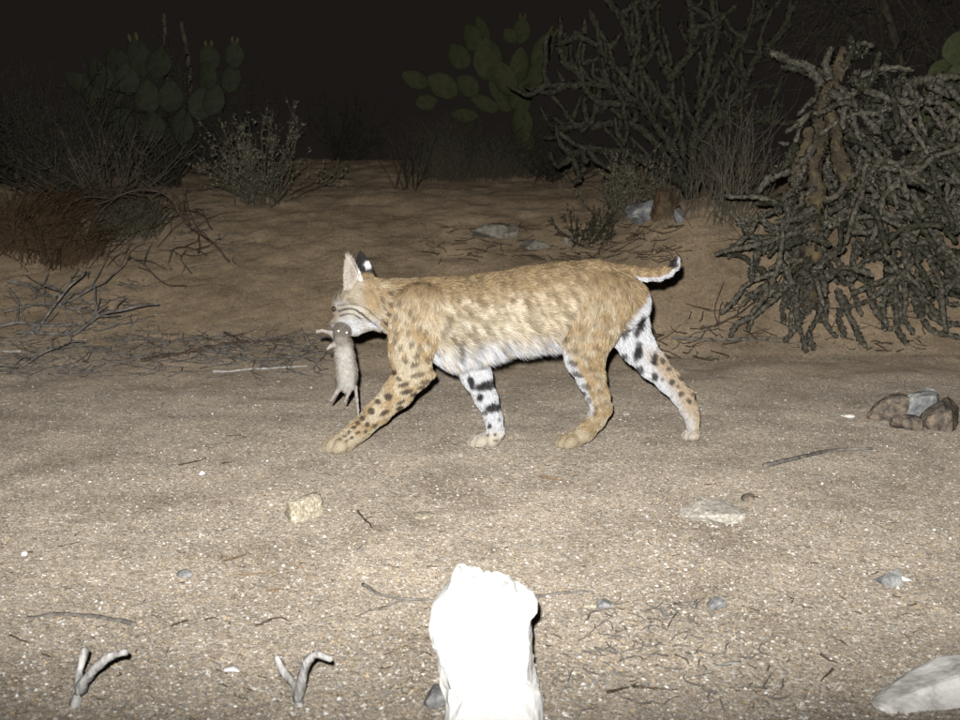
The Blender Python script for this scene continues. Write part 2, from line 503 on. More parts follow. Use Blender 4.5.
# near front leg
nf = foot_y(337, 454.5)
chain([(420, 308, -.050, 25, .50), (413, 334, -.062, 22, .55), (411, 352, -.064, 19.5, .62), (413, 372, -.064, 17.5, .7)], "near_front", .02)
chain([(413, 372, -.064, 17.5, .72), (398, 393, -.052, 14.2, .8), (378, 412, -.030, 11.8, .9), (359, 430.5, nf + .006, 10.6, .95), (346, 441, nf + .003, 10.4, 1.1)], "near_front", .012)
chain([(346, 441, nf + .003, 10.6, 1.15), (336, 444.5, nf, 9.6, 1.25)], "near_front", .01)
for o in (-.026, -.009, .009, .024):
    e = {-.026: 11.0, -.009: 3.5, .009: 0.0, .024: 1.0}[o]
    chain([(339 + e * .3, 443.0, nf + o * .7, 7.2, 1.0), (330 + e, 444.6 + e * .12, nf + o, 7.4, .95), (327 + e, 447.4 + e * .1, nf + o, 6.0, .95)], "near_front", .0015)
chain([(425, 374, -.062, 9, .7), (431, 374, -.062, 3.5, .7)], "near_front", .012)        # elbow
# far front leg
ff = foot_y(488, 449)
chain([(452, 320, .052, 22, .5), (466, 350, .060, 17.5, .62), (476, 375, .050, 15, .75), (486, 398, ff + .004, 11.0, .85), (493.5, 418, ff + .004, 8.4, .95), (495.5, 432, ff + .002, 8.2, 1.0), (492, 438.5, ff, 8.4, 1.1)], "far_front", .012)
chain([(492, 438.5, ff, 8.0, 1.15), (483, 441, ff, 7.2, 1.3)], "far_front", .008)
for o in (-.023, -.008, .008, .022):
    e = {-.023: 7.5, -.008: 2.2, .008: 0.0, .022: 1.0}[o]
    chain([(484, 440, ff + o * .8, 6.0, 1.0), (475 + e, 441.4, ff + o, 6.0, .95), (472 + e, 443.2, ff + o, 4.8, .95)], "far_front", .0015)
# near hind leg
nh = foot_y(570, 450)
chain([(604, 300, -.048, 29, .5), (594, 325, -.058, 26.5, .55), (586, 345, -.060, 22.5, .6), (585, 358, -.058, 19.0, .64), (591, 377, -.046, 13.8, .78),
       (598, 396, -.024, 11.2, .85), (601.5, 409, nh + .006, 9.6, .9), (596, 420, nh + .004, 8.9, .95), (585, 433, nh + .002, 8.9, 1.05), (574, 440, nh, 8.9, 1.15)], "near_hind", .012)
for o in (-.025, -.009, .009, .023):
    e = {-.025: 9.0, -.009: 3.0, .009: 0.0, .023: 1.0}[o]
    chain([(574, 440.5, nh + o * .7, 6.8, 1.0), (563 + e, 441.0 + e * .1, nh + o, 6.6, .95), (559.5 + e, 443.4 + e * .1, nh + o, 5.4, .95)], "near_hind", .0015)
chain([(604, 407, nh + .006, 5.5, .8), (608.5, 405, nh + .006, 3.2, .8)], "near_hind", .006)   # hock
# far hind leg
fh = foot_y(690, 442)
chain([(617, 303, .046, 26, .5), (626, 325, .055, 23, .55), (637, 346, .060, 17.5, .65), (652, 364, fh - .01, 14.2, .8), (669, 381, fh, 11.6, .85), (682, 396, fh, 9.8, .9),
       (689, 409, fh, 8.4, .92), (695, 424, fh, 7.6, .98), (696, 432, fh, 7.8, 1.1)], "far_hind", .012)
for o in (-.022, -.008, .008, .021):
    e = {-.022: 6.5, -.008: 2.0, .008: 0.0, .021: 1.0}[o]
    chain([(697, 433, fh + o * .8, 6.0, 1.0), (689.5 + e, 434.6, fh + o, 5.8, .95), (686 + e, 436.4, fh + o, 4.6, .95)], "far_hind", .0015)
chain([(685, 395, fh, 6, .8), (689, 393.5, fh, 4.2, .8)], "far_hind", .01)
# tail
TAIL = [(622, 274, 0, 9.5, 1), (633, 273.6, .004, 7.0, 1), (645, 275.0, .008, 6.0, 1), (657, 275.0, .012, 5.6, 1), (667, 272.0, .015, 5.2, 1), (673.5, 266.6, .017, 4.8, 1), (676.4, 261.5, .018, 3.4, 1)]
chain(TAIL, "tail", .008)
cat_V, cat_F = CB.skin(1)

def ear_shell(base_c, tip, R, back, w0, depth, ex=1.5, nu=11, nv=11):
    """hollow pointed ear, inner and outer skin; R = across, back = away from the opening"""
    base_c, tip = np.asarray(base_c), np.asarray(tip)
    V = []; rim = []
    for lay in (0, 1):
        for j in range(nv):
            v = j / (nv - 1)
            w = w0 * (1 - v ** ex) ** .92 * (1.0 if lay == 0 else .84) + .0009
            c = base_c + (tip - base_c) * (v * (1 if lay == 0 else .95))
            for i in range(nu):
                ph = math.radians(-105 + 210 * i / (nu - 1))
                V.append(c + R * w * math.sin(ph) + back * (depth * w / w0) * (math.cos(ph) - .1) * (1 if lay == 0 else .75))
    Fc = []
    n = nu * nv
    for j in range(nv - 1):
        for i in range(nu - 1):
            a = j * nu + i
            Fc.append([a, a + 1, a + nu + 1, a + nu]); Fc.append([n + a, n + a + nu, n + a + nu + 1, n + a + 1])
        for i in (0, nu - 1):
            a = j * nu + i
            Fc.append([a, a + nu, n + a + nu, n + a])
    return np.array(V), np.array(Fc)
def unit(v):
    v = np.asarray(v, float); return v / np.linalg.norm(v)
yE = YM(355)
eV1, eF1 = ear_shell(W(354.8, 288, yE - .034), W(348.0, 254.0, yE - .038), unit((.86, .50, .18)), unit((.50, .75, 0)), .0250, .019, 1.5)
eV2, eF2 = ear_shell(W(367.0, 284, yE + .040), W(360.0, 250.5, yE + .050), unit((.95, -.28, .20)), unit((.30, -.93, 0)), .0262, .016, 2.6)

TOPX = [340, 373, 387, 410, 427, 447, 473, 507, 533, 547, 580, 597, 613, 627, 640, 650]
TOPY = [285, 275, 280, 283, 280, 278, 275, 270, 265, 263, 258, 260, 265, 272, 290, 305]
BOTX = [380, 440, 493, 513, 533, 562, 600, 650]
BOTY = [340, 368, 357, 358, 357, 353, 350, 350]
def z1(u, v): return 300 + u / 3.0, 230 + v / 3.0
def z2(u, v): return 480 + u / 3.0, 230 + v / 3.0
# spots: centre, half-length, half-width, angle (deg, image), darkness
SP = {"near_front": [], "near_hind": [], "far_front": [], "far_hind": [], "neck": [], "torso": []}
for (u, v, a, b, g, k) in [(290, 300, 7, 12, 0, .6), (285, 330, 7, 11, 0, .6), (302, 348, 10, 8, 10, .6), (315, 385, 12, 8, 20, .65), (345, 400, 14, 9, 150, .7), (285, 422, 9, 11, 0, .85),
        (300, 442, 11, 7, 30, .75), (355, 430, 19, 8, 165, .7), (312, 460, 17, 7, 165, .8), (322, 482, 18, 8, 170, .85), (267, 497, 14, 11, 20, .9), (343, 490, 16, 7, 165, .9),
        (237, 512, 10, 9, 0, .8), (217, 541, 11, 11, 0, .9), (255, 546, 17, 7, 150, .85), (305, 513, 14, 6, 150, .8), (302, 531, 13, 6, 150, .95), (190, 562, 9, 9, 0, .8), (205, 581, 9, 7, 150, .85),
        (177, 576, 8, 7, 0, .8), (228, 583, 12, 6, 145, .75), (165, 590, 8, 6, 0, .85), (150, 606, 8, 6, 150, .8), (135, 617, 7, 5, 0, .75), (157, 622, 9, 5, 150, .8), (177, 606, 9, 5, 150, .8), (199, 602, 8, 5, 150, .75),
        (120, 628, 6, 4, 0, .6), (140, 632, 7, 4, 150, .6),
        (302, 215, 15, 10, 120, .5), (330, 240, 8, 12, 0, .45), (345, 262, 8, 12, 20, .45), (357, 292, 8, 12, 10, .5), (377, 305, 7, 12, 0, .45), (325, 305, 8, 12, 10, .5), (290, 255, 7, 10, 0, .5), (320, 275, 7, 10, 0, .45),
        (335, 335, 8, 12, 20, .55), (362, 350, 9, 12, 20, .5), (388, 335, 8, 12, 0, .45), (350, 375, 9, 11, 20, .6), (385, 385, 9, 12, 10, .55), (375, 452, 17, 7, 165, .7), (400, 410, 8, 12, 10, .55), (365, 468, 14, 6, 165, .75)]:
    SP["near_front"].append((*z1(u, v), a / 3.2, b / 3.2, g, min(1, k * 1.2)))
for (u, v, a, b, g, k) in [(262, 322, 17, 9, 10, .55), (285, 356, 19, 8, 10, .6), (278, 396, 14, 9, 30, .9), (291, 428, 20, 8, 25, .95), (318, 466, 16, 9, 20, .7), (310, 490, 8, 9, 0, .85), (326, 508, 7, 10, 0, .7),
        (345, 546, 7, 9, 0, .6), (347, 530, 6, 7, 0, .6), (320, 380, 18, 7, 10, .5), (332, 412, 17, 7, 15, .5), (352, 438, 15, 6, 20, .5), (262, 290, 13, 8, 40, .5), (350, 350, 15, 7, 5, .45), (305, 318, 15, 8, 0, .45), (345, 310, 13, 7, 0, .4),
        (360, 480, 10, 6, 30, .5), (300, 285, 12, 8, 40, .4), (345, 275, 10, 7, 30, .4), (275, 250, 20, 7, 125, .5), (385, 285, 11, 7, 30, .4), (395, 325, 10, 6, 0, .4), (310, 250, 10, 7, 30, .4)]:
    SP["near_hind"].append((*z2(u, v), a / 3, b / 3, g, k))
for (u, v, a, b, g, k) in [(476, 286, 13, 29, 25, 1), (430, 306, 10, 15, 0, .9), (471, 362, 14, 27, 10, 1), (431, 374, 12, 9, 0, .95), (520, 386, 11, 19, 0, 1), (477, 415, 13, 10, 30, .9), (520, 437, 10, 14, 0, .95),
        (546, 391, 6, 9, 0, .9), (572, 455, 9, 10, 0, .9), (563, 413, 7, 8, 0, .7), (603, 441, 12, 7, 30, .8), (622, 463, 10, 7, 40, .8), (602, 489, 9, 8, 0, .8), (626, 510, 9, 7, 40, .8), (545, 445, 6, 7, 0, .6), (590, 468, 7, 6, 0, .6), (633, 490, 7, 6, 0, .6)]:
    SP["far_hind"].append((*z2(u, v), a / 3, b / 3, g, k))
for (u, v, a, b, g, k) in [(532, 404, 36, 8, -8, .95), (556, 463, 36, 15, -8, 1), (512, 452, 9, 20, -20, 1), (540, 500, 10, 13, 0, 1), (577, 531, 26, 14, -8, 1), (553, 545, 9, 7, 30, .8), (570, 586, 6, 8, 0, .95), (586, 612, 5, 6, 0, .9),
        (566, 615, 5, 6, 0, .8), (596, 566, 5, 6, 0, .6), (587, 632, 8, 4, 0, .6)]:
    SP["far_front"].append((*z1(u, v), a / 3, b / 3, g, k))
for (u, v, a, b, g, k) in [(262, 250, 9, 6, 60, .8), (240, 205, 10, 6, 40, .5), (265, 190, 10, 6, 20, .5), (270, 220, 9, 6, 40, .6), (255, 275, 8, 6, 50, .8), (275, 265, 7, 6, 50, .6), (290, 185, 10, 6, 20, .45), (320, 200, 12, 6, 20, .4), (240, 268, 6, 5, 50, .7), (250, 232, 8, 5, 50, .6)]:
    SP["neck"].append((*z1(u, v), a / 2.7, b / 2.7, g, min(1, k * 1.35)))
for (u, v, a, b, g, k) in [(440, 290, 12, 30, 20, .5), (475, 350, 10, 26, 10, .8), (455, 325, 8, 18, 10, .6), (520, 330, 9, 25, -35, .45), (560, 300, 10, 28, -35, .35), (490, 300, 9, 24, -20, .4), (595, 345, 7, 18, -30, .4)]:
    SP["torso"].append((*z1(u, v), a / 3, b / 3, g, k))
TAWNY = np.array((.305, .216, .114)); CREAM = np.array((.51, .43, .30)); WHITE = np.array((.545, .545, .55)); BROWN = np.array((.055, .035, .020)); BLACK = np.array((.016, .014, .014)); GREY = np.array((.22, .20, .19))
HEADLINES = []
for pts, wd, k in (([(338, 305.5), (350, 303.8), (363, 306.5), (370, 312), (375, 318)], .7, .6), ([(339, 310.8), (347, 308.8), (354, 309.2), (361, 314), (367, 319.5), (375, 326.5)], 1.0, .95),
                   ([(340, 315.8), (347, 314), (353, 314.2), (360, 318.5)], .8, .8), ([(343, 283), (341, 290), (339, 297)], .7, .4), ([(348, 284), (345, 291), (343, 298)], .7, .4), ([(370, 290), (376, 300), (380, 312)], 1.0, .4), ([(340, 287), (337, 293), (335, 299)], .6, .35)):
    q = resample([(a, b, 0) for a, b in pts], 4 * len(pts))[:, :2]
    HEADLINES += [(tuple(q[i]), tuple(q[i + 1]), wd, k) for i in range(len(q) - 1)]
def cat_color(P, reg, rng, jitter=.13):
    u, v = project(P)
    names = np.array([p[5] for p in CB.prims])[reg]
    n = len(P)
    Q = np.stack([u, v, P[:, 1] * 377], -1)
    # streak noise: along the lie of the coat
    ca, sa = math.cos(math.radians(62)), math.sin(math.radians(62))
    al = Q[:, 0] * ca + Q[:, 1] * sa; ac = -Q[:, 0] * sa + Q[:, 1] * ca
    st = vnoise(np.stack([al / 12, ac / 3.6, Q[:, 2] / 16], -1), 5) * .5 + vnoise(np.stack([al / 5, ac / 1.8, Q[:, 2] / 7], -1), 6) * .5
    mo = fnoise(Q / 7.5, 8, 2)
    top = np.interp(u, TOPX, TOPY); bot = np.interp(u, BOTX, BOTY)
    t = np.clip((v - top) / (bot - top), 0, 1.2)
    t = t + (fnoise(Q / 9, 15, 2) - .5) * .16
    rear = sstep(500, 590, u)
    c = lerpc(TAWNY * .92, CREAM * .84, sstep(.18, .58, t) * (1 - .45 * rear))
    c = lerpc(c, WHITE, sstep(.72 + .04 * rear, .90, t))
    dk = sstep(.49, .66, st) * (.62 - .30 * sstep(.3, .8, t)) + sstep(.56, .72, mo) * .22
    c = lerpc(c, TAWNY * .45, np.clip(dk, 0, 1) * (1 - sstep(.7, .92, t)))
    lt = sstep(.48, .30, st) * .75 * sstep(.1, .45, t)
    c = lerpc(c, CREAM * 1.15, lt)
    c = lerpc(c, np.array((.56, .51, .42)), lt * sstep(545, 500, u) * sstep(430, 445, u) * .8)
    c = lerpc(c, GREY * .55, sstep(.50, .64, vnoise(np.stack([al / 9, ac / 3.6, Q[:, 2] / 8], -1), 12)) * sstep(.66, .86, t) * .5)
    # neck / head
    m = names == "neck"
    w = m * 1.0
    nc = lerpc(TAWNY * .95, CREAM * .85, sstep(.35, .75, mo) * .8); nc = lerpc(nc, TAWNY * .5, sstep(.55, .68, st) * .5)
    c = lerpc(c, nc, w * (1 - sstep(400, 425, u)))
    m = names == "head"
    hc = lerpc(np.array((.24, .195, .135)), np.array((.40, .34, .25)), sstep(.3, .7, fnoise(Q / 4.0, 91, 2)))
    hc = lerpc(hc, TAWNY * 1.15, sstep(358, 368, u) * sstep(318, 306, v) * .85)
    # pale eye surround, white muzzle, cheek and chin
    hc = lerpc(hc, WHITE * .85, np.exp(-(((u - 340) / 6) ** 2 + ((v - 304) / 3.4) ** 2)) * .65)
    hc = lerpc(hc, np.array((.52, .475, .39)), np.exp(-(((u - 352) / 14) ** 4 + ((v - 311.5) / 7) ** 4)) * .95)
    hc = lerpc(hc, WHITE, np.clip(np.exp(-(((u - 350) / 13) ** 4 + ((v - 327) / 9.5) ** 4)), 0, 1))
    hc = lerpc(hc, WHITE, np.exp(-(((u - 371) / 8) ** 2 + ((v - 324.5) / 4.5) ** 2)))
    hc = lerpc(hc, np.array((.16, .09, .055)), np.exp(-(((u - 331.5) / 3) ** 2 + ((v - 315) / 6) ** 2)) * .8)
    lw = np.zeros(n)
    for (p0, p1, wd, k) in HEADLINES:
        d = np.array(p1, float) - p0; L = d @ d
        s_ = np.clip(((u - p0[0]) * d[0] + (v - p0[1]) * d[1]) / L, 0, 1)
        dist = np.hypot(u - p0[0] - s_ * d[0], v - p0[1] - s_ * d[1])
        lw = np.maximum(lw, k * sstep(wd + .5, wd - .5, dist + .9 * (mo - .5)))
    hc = lerpc(hc, BLACK * 1.8, lw)
    c = np.where(m[:, None], hc, c)
    # legs
    for nm in ("near_front", "near_hind", "far_front", "far_hind"):
        m = names == nm
        if nm == "near_front":
            lc = lerpc(TAWNY * 1.12, CREAM * .88, sstep(.35, .62, mo)); lc = lerpc(lc, CREAM * .95, sstep(425, 445, v) * .7)
            w = m * sstep(285, 335, v)
            edge = sstep(0, 1, 0)
        elif nm == "near_hind":
            lc = lerpc(TAWNY * 1.02, CREAM * .82, sstep(.40, .66, mo) * .8); lc = lerpc(lc, TAWNY * .55, sstep(.52, .66, st) * .4)
            # white edge down the front of the thigh
            fx = np.interp(v, [300, 353, 377, 410, 422, 440], [540, 565, 579, 590, 590, 560])
            lc = lerpc(lc, WHITE * .95, sstep(6.5, 2.0, u - fx) * sstep(335, 356, v) * sstep(420, 408, v))
            lc = lerpc(lc, CREAM * .9, sstep(428, 442, v) * .6)
            w = m * sstep(270, 320, v)
        elif nm == "far_front":
            lc = lerpc(WHITE, CREAM * 1.1, sstep(425, 440, v) * .75)
            w = m * 1.0
        else:
            lc = np.broadcast_to(WHITE, (n, 3)).copy()
            bx = np.interp(v, [300, 347, 373, 393, 417, 440], [646, 656, 676, 692, 702, 706])
            tw = sstep(26, 8, bx - u) * sstep(340, 362, v) * sstep(436, 404, v); tw = np.maximum(tw, sstep(12, 5, bx - u) * sstep(395, 410, v))
            lc = lerpc(lc, TAWNY * 1.15, tw * .85)
            lc = lerpc(lc, CREAM * .95, sstep(420, 436, v) * .7)
            w = m * sstep(280, 300, v) * np.where(u > 606, 1, 0)
            # the haunch itself is tawny down to where the thigh opens
            hx = np.interp(v, [285, 300, 320, 340, 352], [650, 646, 630, 614, 606])
            w = w * sstep(-2.5, 2.5, u - hx)
        c = c * (1 - w[:, None]) + lc * w[:, None]
    m = (names == "torso") & (u > 610) & (v > 288)
    hx = np.interp(v, [285, 300, 320, 340, 352], [650, 646, 630, 614, 606])
    w = m * sstep(-2.5, 2.5, u - hx)
    c = c * (1 - w[:, None]) + WHITE * w[:, None]
    wig = (fnoise(Q / 3.2, 44, 2) - .5)
    for nm, lst in SP.items():
        m = names == nm
        if nm in ("near_front", "neck"): m = m | (names == "neck") | ((names == "torso") & (u < 430))
        if nm == "far_hind": m = m | ((names == "torso") & (u > 612) & (v > 285))
        if nm == "near_hind": m = m | ((names == "torso") & (u > 555))
        if not m.any(): continue
        for (sx, sy, a, b, g, k) in lst:
            g = math.radians(g); dx, dy = u - sx, v - sy
            e = ((dx * math.cos(g) + dy * math.sin(g)) / a) ** 2 + ((-dx * math.sin(g) + dy * math.cos(g)) / b) ** 2
            w = k * sstep(1.75, .5, e + wig * 1.3) * m
            tgt = BLACK * 1.2 if nm.startswith("far") else BROWN * (1.35 - .6 * k); w = w if nm.startswith('far') else w * .92
            c = c * (1 - w[:, None]) + tgt * w[:, None]
    # tail
    m = names == "tail"
    cy = np.interp(u, [a[0] for a in TAIL], [a[1] for a in TAIL])
    tc = lerpc(TAWNY * 1.05, BROWN * 2.0, sstep(.45, .7, np.sin(u / 5.2 * math.pi) * .5 + .5) * .5)
    tc = lerpc(tc, WHITE, sstep(1.8, 3.2, v - cy))
    tipd = sstep(672.0, 674.5, u) * sstep(268, 266, v)
    tc = lerpc(tc, BLACK, sstep(677.4, 676.0, u) * sstep(270.5, 267.0, v) * sstep(666, 669, u))
    tc = lerpc(tc, WHITE, sstep(676.2, 677.4, u))
    c = np.where(m[:, None] & (u > 630)[:, None], tc, c)
    # leathery toes' undersides and nose
    j = 1 + rng.uniform(-jitter, jitter, n)
    return np.clip(.74 * c * j[:, None], 0.004, .88)

rng = np.random.RandomState(7)
bobcat = thing("bobcat", "spotted tawny bobcat walking left with a dead rodent in its mouth", "bobcat", cat_base)
m_skin = tint_mat("bobcat_skin", .8, .1)
m_fur = tint_mat("bobcat_fur", .55, .25, .05)
reg, _ = CB.nearest(cat_V)
bc = cat_color(cat_V, reg, rng, .03) * .8
ear_c1 = np.tile(np.array((.23, .19, .145)), (len(eV1), 1)); ear_c1[len(eV1) // 2:] = (.36, .31, .26)
def earback(V):
    u, v = project(V)
    c = np.tile(BLACK, (len(V), 1))
    w = sstep(1.25, .7, ((u - 368.5) / 4.6) ** 2 + ((v - 265.0) / 3.6) ** 2)
    c = lerpc(c, WHITE, w); c = lerpc(c, TAWNY * .6, sstep(272.5, 275.5, v))
    return c
ear_c2 = earback(eV2)
nV = len(cat_V)
allV = np.concatenate([cat_V, eV1, eV2])
allF = cat_F.tolist() + (eF1 + nV).tolist() + (eF2 + nV + len(eV1)).tolist()
mesh_obj("body", allV, allF, m_skin, bobcat, True, np.concatenate([bc, ear_c1, ear_c2]), cat_base)

# coat
def cat_density(c):
    u, v = project(c)
    d = np.ones(len(c))
    d = d + 1.8 * sstep(385, 370, u) * sstep(345, 330, v) + 1.0 * sstep(360, 375, v)
    return d
NH = 250000
P, N = tri_sample(cat_V, cat_F, NH, rng, cat_density)
reg, flow = CB.nearest(P)
nm = np.array([p[5] for p in CB.prims])[reg]
u, v = project(P)
top = np.interp(u, TOPX, TOPY); bot = np.interp(u, BOTX, BOTY)
tt = np.clip((v - top) / (bot - top), 0, 1)
L = np.full(NH, .019)
isT = nm == "torso"
belly = isT * sstep(.62, .95, tt) * sstep(425, 450, u)
L = np.where(isT, .0145 + .024 * belly, L)
L[nm == "neck"] = .018
for k in ("near_front", "far_front", "near_hind", "far_hind"):
    m = nm == k
    L[m] = lerp(.016, .0085, sstep(325, 400, v[m])) * lerp(1, .5, sstep(432, 439, v[m]))
m = nm == "head"; L[m] = lerp(.0052, .0085, sstep(345, 368, u[m])) + .009 * sstep(362, 374, u[m]) * sstep(300, 318, v[m])
m = nm == "tail"; L[m] = .011
L *= rng.uniform(.6, 1.3, NH) * (1 + .5 * (vnoise(P * 70, 81) - .5) * isT)
down = np.array([0, 0, -1.0])
bias = np.where(isT, .30 + .55 * belly, 0.0); bias = np.where(nm == "neck", .25, bias); bias[(nm == "near_hind") & (v < 340)] = .55; bias[(nm == "near_front") & (v < 340)] = .2
flow = np.where((nm == "head")[:, None], unit((1, -.05, -.25)), flow)
flow = np.where((nm == "neck")[:, None], unit((1, 0, -.35)), flow)
flow = flow + bias[:, None] * down
flow = flow + rng.normal(0, .17, (NH, 3)) + .9 * (np.stack([vnoise(P * 55, 71), vnoise(P * 55, 72), vnoise(P * 55, 73)], -1) - .5)
tan = flow - N * np.sum(flow * N, 1)[:, None]
tan /= np.linalg.norm(tan, axis=1)[:, None] + 1e-6
lift = np.where(L > .012, .32, .42)[:, None] * rng.uniform(.5, 1.5, (NH, 1)) + .45 * belly[:, None] * sstep(-.2, -.8, N[:, 2])[:, None]
D = tan + N * lift
D += belly[:, None] * down * .5
wd = np.where(nm == "head", .0010, .00135) * rng.uniform(.7, 1.3, NH)
cc = cat_color(P, reg, rng, .25) * (1 - .35 * (rng.uniform(size=(NH, 1)) < .12))
# the eyes, nose leather and mouth line stay bare
keep = ~((nm == "head") & (((u - 334.0) ** 2 + ((v - 309.6) * 1.3) ** 2 < 6.0) | (((u - 329) / 3) ** 2 + ((v - 319) / 2.4) ** 2 < 1)))
P, N, D, L, wd, cc = P[keep], N[keep], D[keep], L[keep], wd[keep], cc[keep]
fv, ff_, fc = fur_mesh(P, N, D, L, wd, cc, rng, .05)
# ear fringe and tufts
def ear_fur(eV, eF, col, n, L0, up, rng):
    Pe, Ne = tri_sample(eV, eF, n, rng)
    De = up + rng.normal(0, .25, (n, 3)) + Ne * .25
    return fur_mesh(Pe, Ne, De, L0 * rng.uniform(.5, 1.3, n), np.full(n, .0009), col(Pe) * (1 + rng.uniform(-.2, .2, (n, 1))), rng)
up1 = unit(W(348, 252.5, yE) - W(354.8, 288, yE)); up2 = unit(W(361.5, 251, yE) - W(367, 284, yE))
def ecol1(Pe):
    uu, vv = project(Pe)
    c = lerpc(np.array((.42, .385, .33)), np.array((.20, .17, .135)), fnoise(Pe * 300, 3, 2))
    c = lerpc(c, np.array((.16, .12, .095)), np.exp(-(((uu - 352.5) / 3.2) ** 2 + ((vv - 273) / 8) ** 2)) * .75)
    c = lerpc(c, np.array((.58, .56, .52)), sstep(356, 360, uu) * sstep(262, 270, vv) + 0 * uu)
    return lerpc(c, BLACK, sstep(258, 254, vv) * .8)
g1 = ear_fur(eV1, eF1, ecol1, 5200, .010, up1, rng)
g2 = ear_fur(eV2, eF2, earback, 3000, .005, up2, rng)
n1, n2 = len(fv), len(fv) + len(g1[0])
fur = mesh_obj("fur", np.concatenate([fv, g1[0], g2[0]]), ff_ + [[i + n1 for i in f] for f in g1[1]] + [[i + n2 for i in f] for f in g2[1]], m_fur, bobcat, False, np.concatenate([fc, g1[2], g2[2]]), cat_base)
fur["kind"] = "stuff"

def ball(c, r, sq=(1, 1, 1), nu=14, nv=9):
    V = []; Fc = []
    for j in range(nv + 1):
        th = math.pi * j / nv
        for i in range(nu):
            ph = 2 * math.pi * i / nu
            V.append([c[0] + r * sq[0] * math.sin(th) * math.cos(ph), c[1] + r * sq[1] * math.sin(th) * math.sin(ph), c[2] + r * sq[2] * math.cos(th)])
    for j in range(nv):
        for i in range(nu):
            Fc.append([j * nu + i, (j + 1) * nu + i, (j + 1) * nu + (i + 1) % nu, j * nu + (i + 1) % nu])
    return V, Fc
m_eye, nt, b = new_mat("cat_eye"); b.inputs["Base Color"].default_value = (.03, .022, .012, 1); b.inputs["Roughness"].default_value = .12
m_nose = noisy_mat("nose_leather", (.20, .09, .07), (.10, .05, .04), 200, .5, .2)
def surf_y(px, py):
    m = np.hypot(cu_ - px, cv_ - py) < 2.5
    return float(cat_V[m, 1].min()) if m.any() else YM(px)
cu_, cv_ = project(cat_V)
ye = surf_y(334.5, 309.5)
V, Fc = ball(W(333.8, 309.0, ye + .0028), .0082, (.75, .9, .95)); mesh_obj("eye", V, Fc, m_eye, bobcat, True, None, cat_base)
V, Fc = ball(W(330.5, 318.5, YM(332) + .022), .0068, (.8, 1.4, .7)); mesh_obj("nose", V, Fc, m_nose, bobcat, True, None, cat_base)
wm = MB()
for k in range(8):
    p0 = W(338 + k % 3 * 2.2, 318 + k * .7, YM(338) + .002)
    e = p0 + np.array([rng.uniform(-.005, .045), -rng.uniform(.015, .04), rng.uniform(-.03, .012)])
    wm.tube(resample([p0, (p0 + e) / 2 + np.array([0, -.004, .006]), e], 6), np.linspace(.00035, .00012, 6), 3)
m_whisk = noisy_mat("whisker", (.8, .8, .78), (.7, .7, .68), 50, .5, 0)
wm.build("whiskers", m_whisk, bobcat, cat_base)

# ---------------------------------------------------------------- the rodent hanging from its jaws
YR = YM(342) - .025
RB = Body((-.44, YR - .06, .10), (-.28, YR + .06, .40), .0019)
def rch(nodes, region, k=.004):
    for A, B in zip(nodes[:-1], nodes[1:]):
        RB.cone(W(A[0], A[1], YR + A[2]), W(B[0], B[1], YR + B[2]), A[3] * PXM, B[3] * PXM, .9, k, region)
rch([(342, 327, .012, 7.0), (342, 332, 0, 8.0), (341, 337.5, -.010, 5.4), (340.2, 340.5, -.016, 2.8)], "head", .008)
rch([(341, 336, .006, 8), (343, 345, .008, 8.6), (344.5, 357, .010, 9.3), (345.5, 370, .010, 10.8), (346.3, 379, .010, 9.6), (347, 387, .010, 6)], "trunk", .012)
rch([(350, 329, .010, 3.0), (351.5, 327, .010, 2.8)], "ear", .003); rch([(334, 327, .010, 3.0), (332.5, 325, .010, 2.8)], "ear", .003)
rch([(336, 337, .006, 4), (330, 332.5, 0, 2.2), (322, 330.5, -.004, 1.6), (317.5, 331.5, -.004, 1.7), (315, 332, -.004, 1.1)], "foreleg")
rch([(337, 343, .000, 3.6), (331, 346, -.006, 2.0), (327.5, 349, -.008, 1.5)], "foreleg")
rch([(342, 380, .004, 6.5), (340, 387, 0, 3.8), (336, 393.5, -.002, 2.1), (332.5, 398.5, -.004, 1.5)], "foot")
rch([(350, 381, .004, 6.5), (350.5, 387, 0, 3.8), (348.5, 393, -.002, 2.1), (346, 399, -.004, 1.5)], "foot")
rch([(352, 380, .012, 4), (355.5, 387, .012, 2.0), (357, 400, .012, 1.6), (358, 410, .012, 1.3), (358.5, 418, .012, .8)], "tail")
for o in (-1.3, 0, 1.3):
    rch([(316, 331 + o * .5, -.004, 1.0), (312.5, 331.3 + o, -.005, .55)], "foreleg", .001)
    rch([(333, 398 + o * .3, -.004, 1.0), (330.5 + o, 401.5, -.006, .55)], "foot", .001)
    rch([(346, 398.5, -.004, 1.0), (344.8 + o, 402.3, -.006, .55)], "foot", .001)
rV, rF = RB.skin(1)
rat_base = W(345, 402, YR)
rodent = thing("rodent", "limp grey rodent hanging belly out from the bobcat's jaws", "rodent", rat_base)
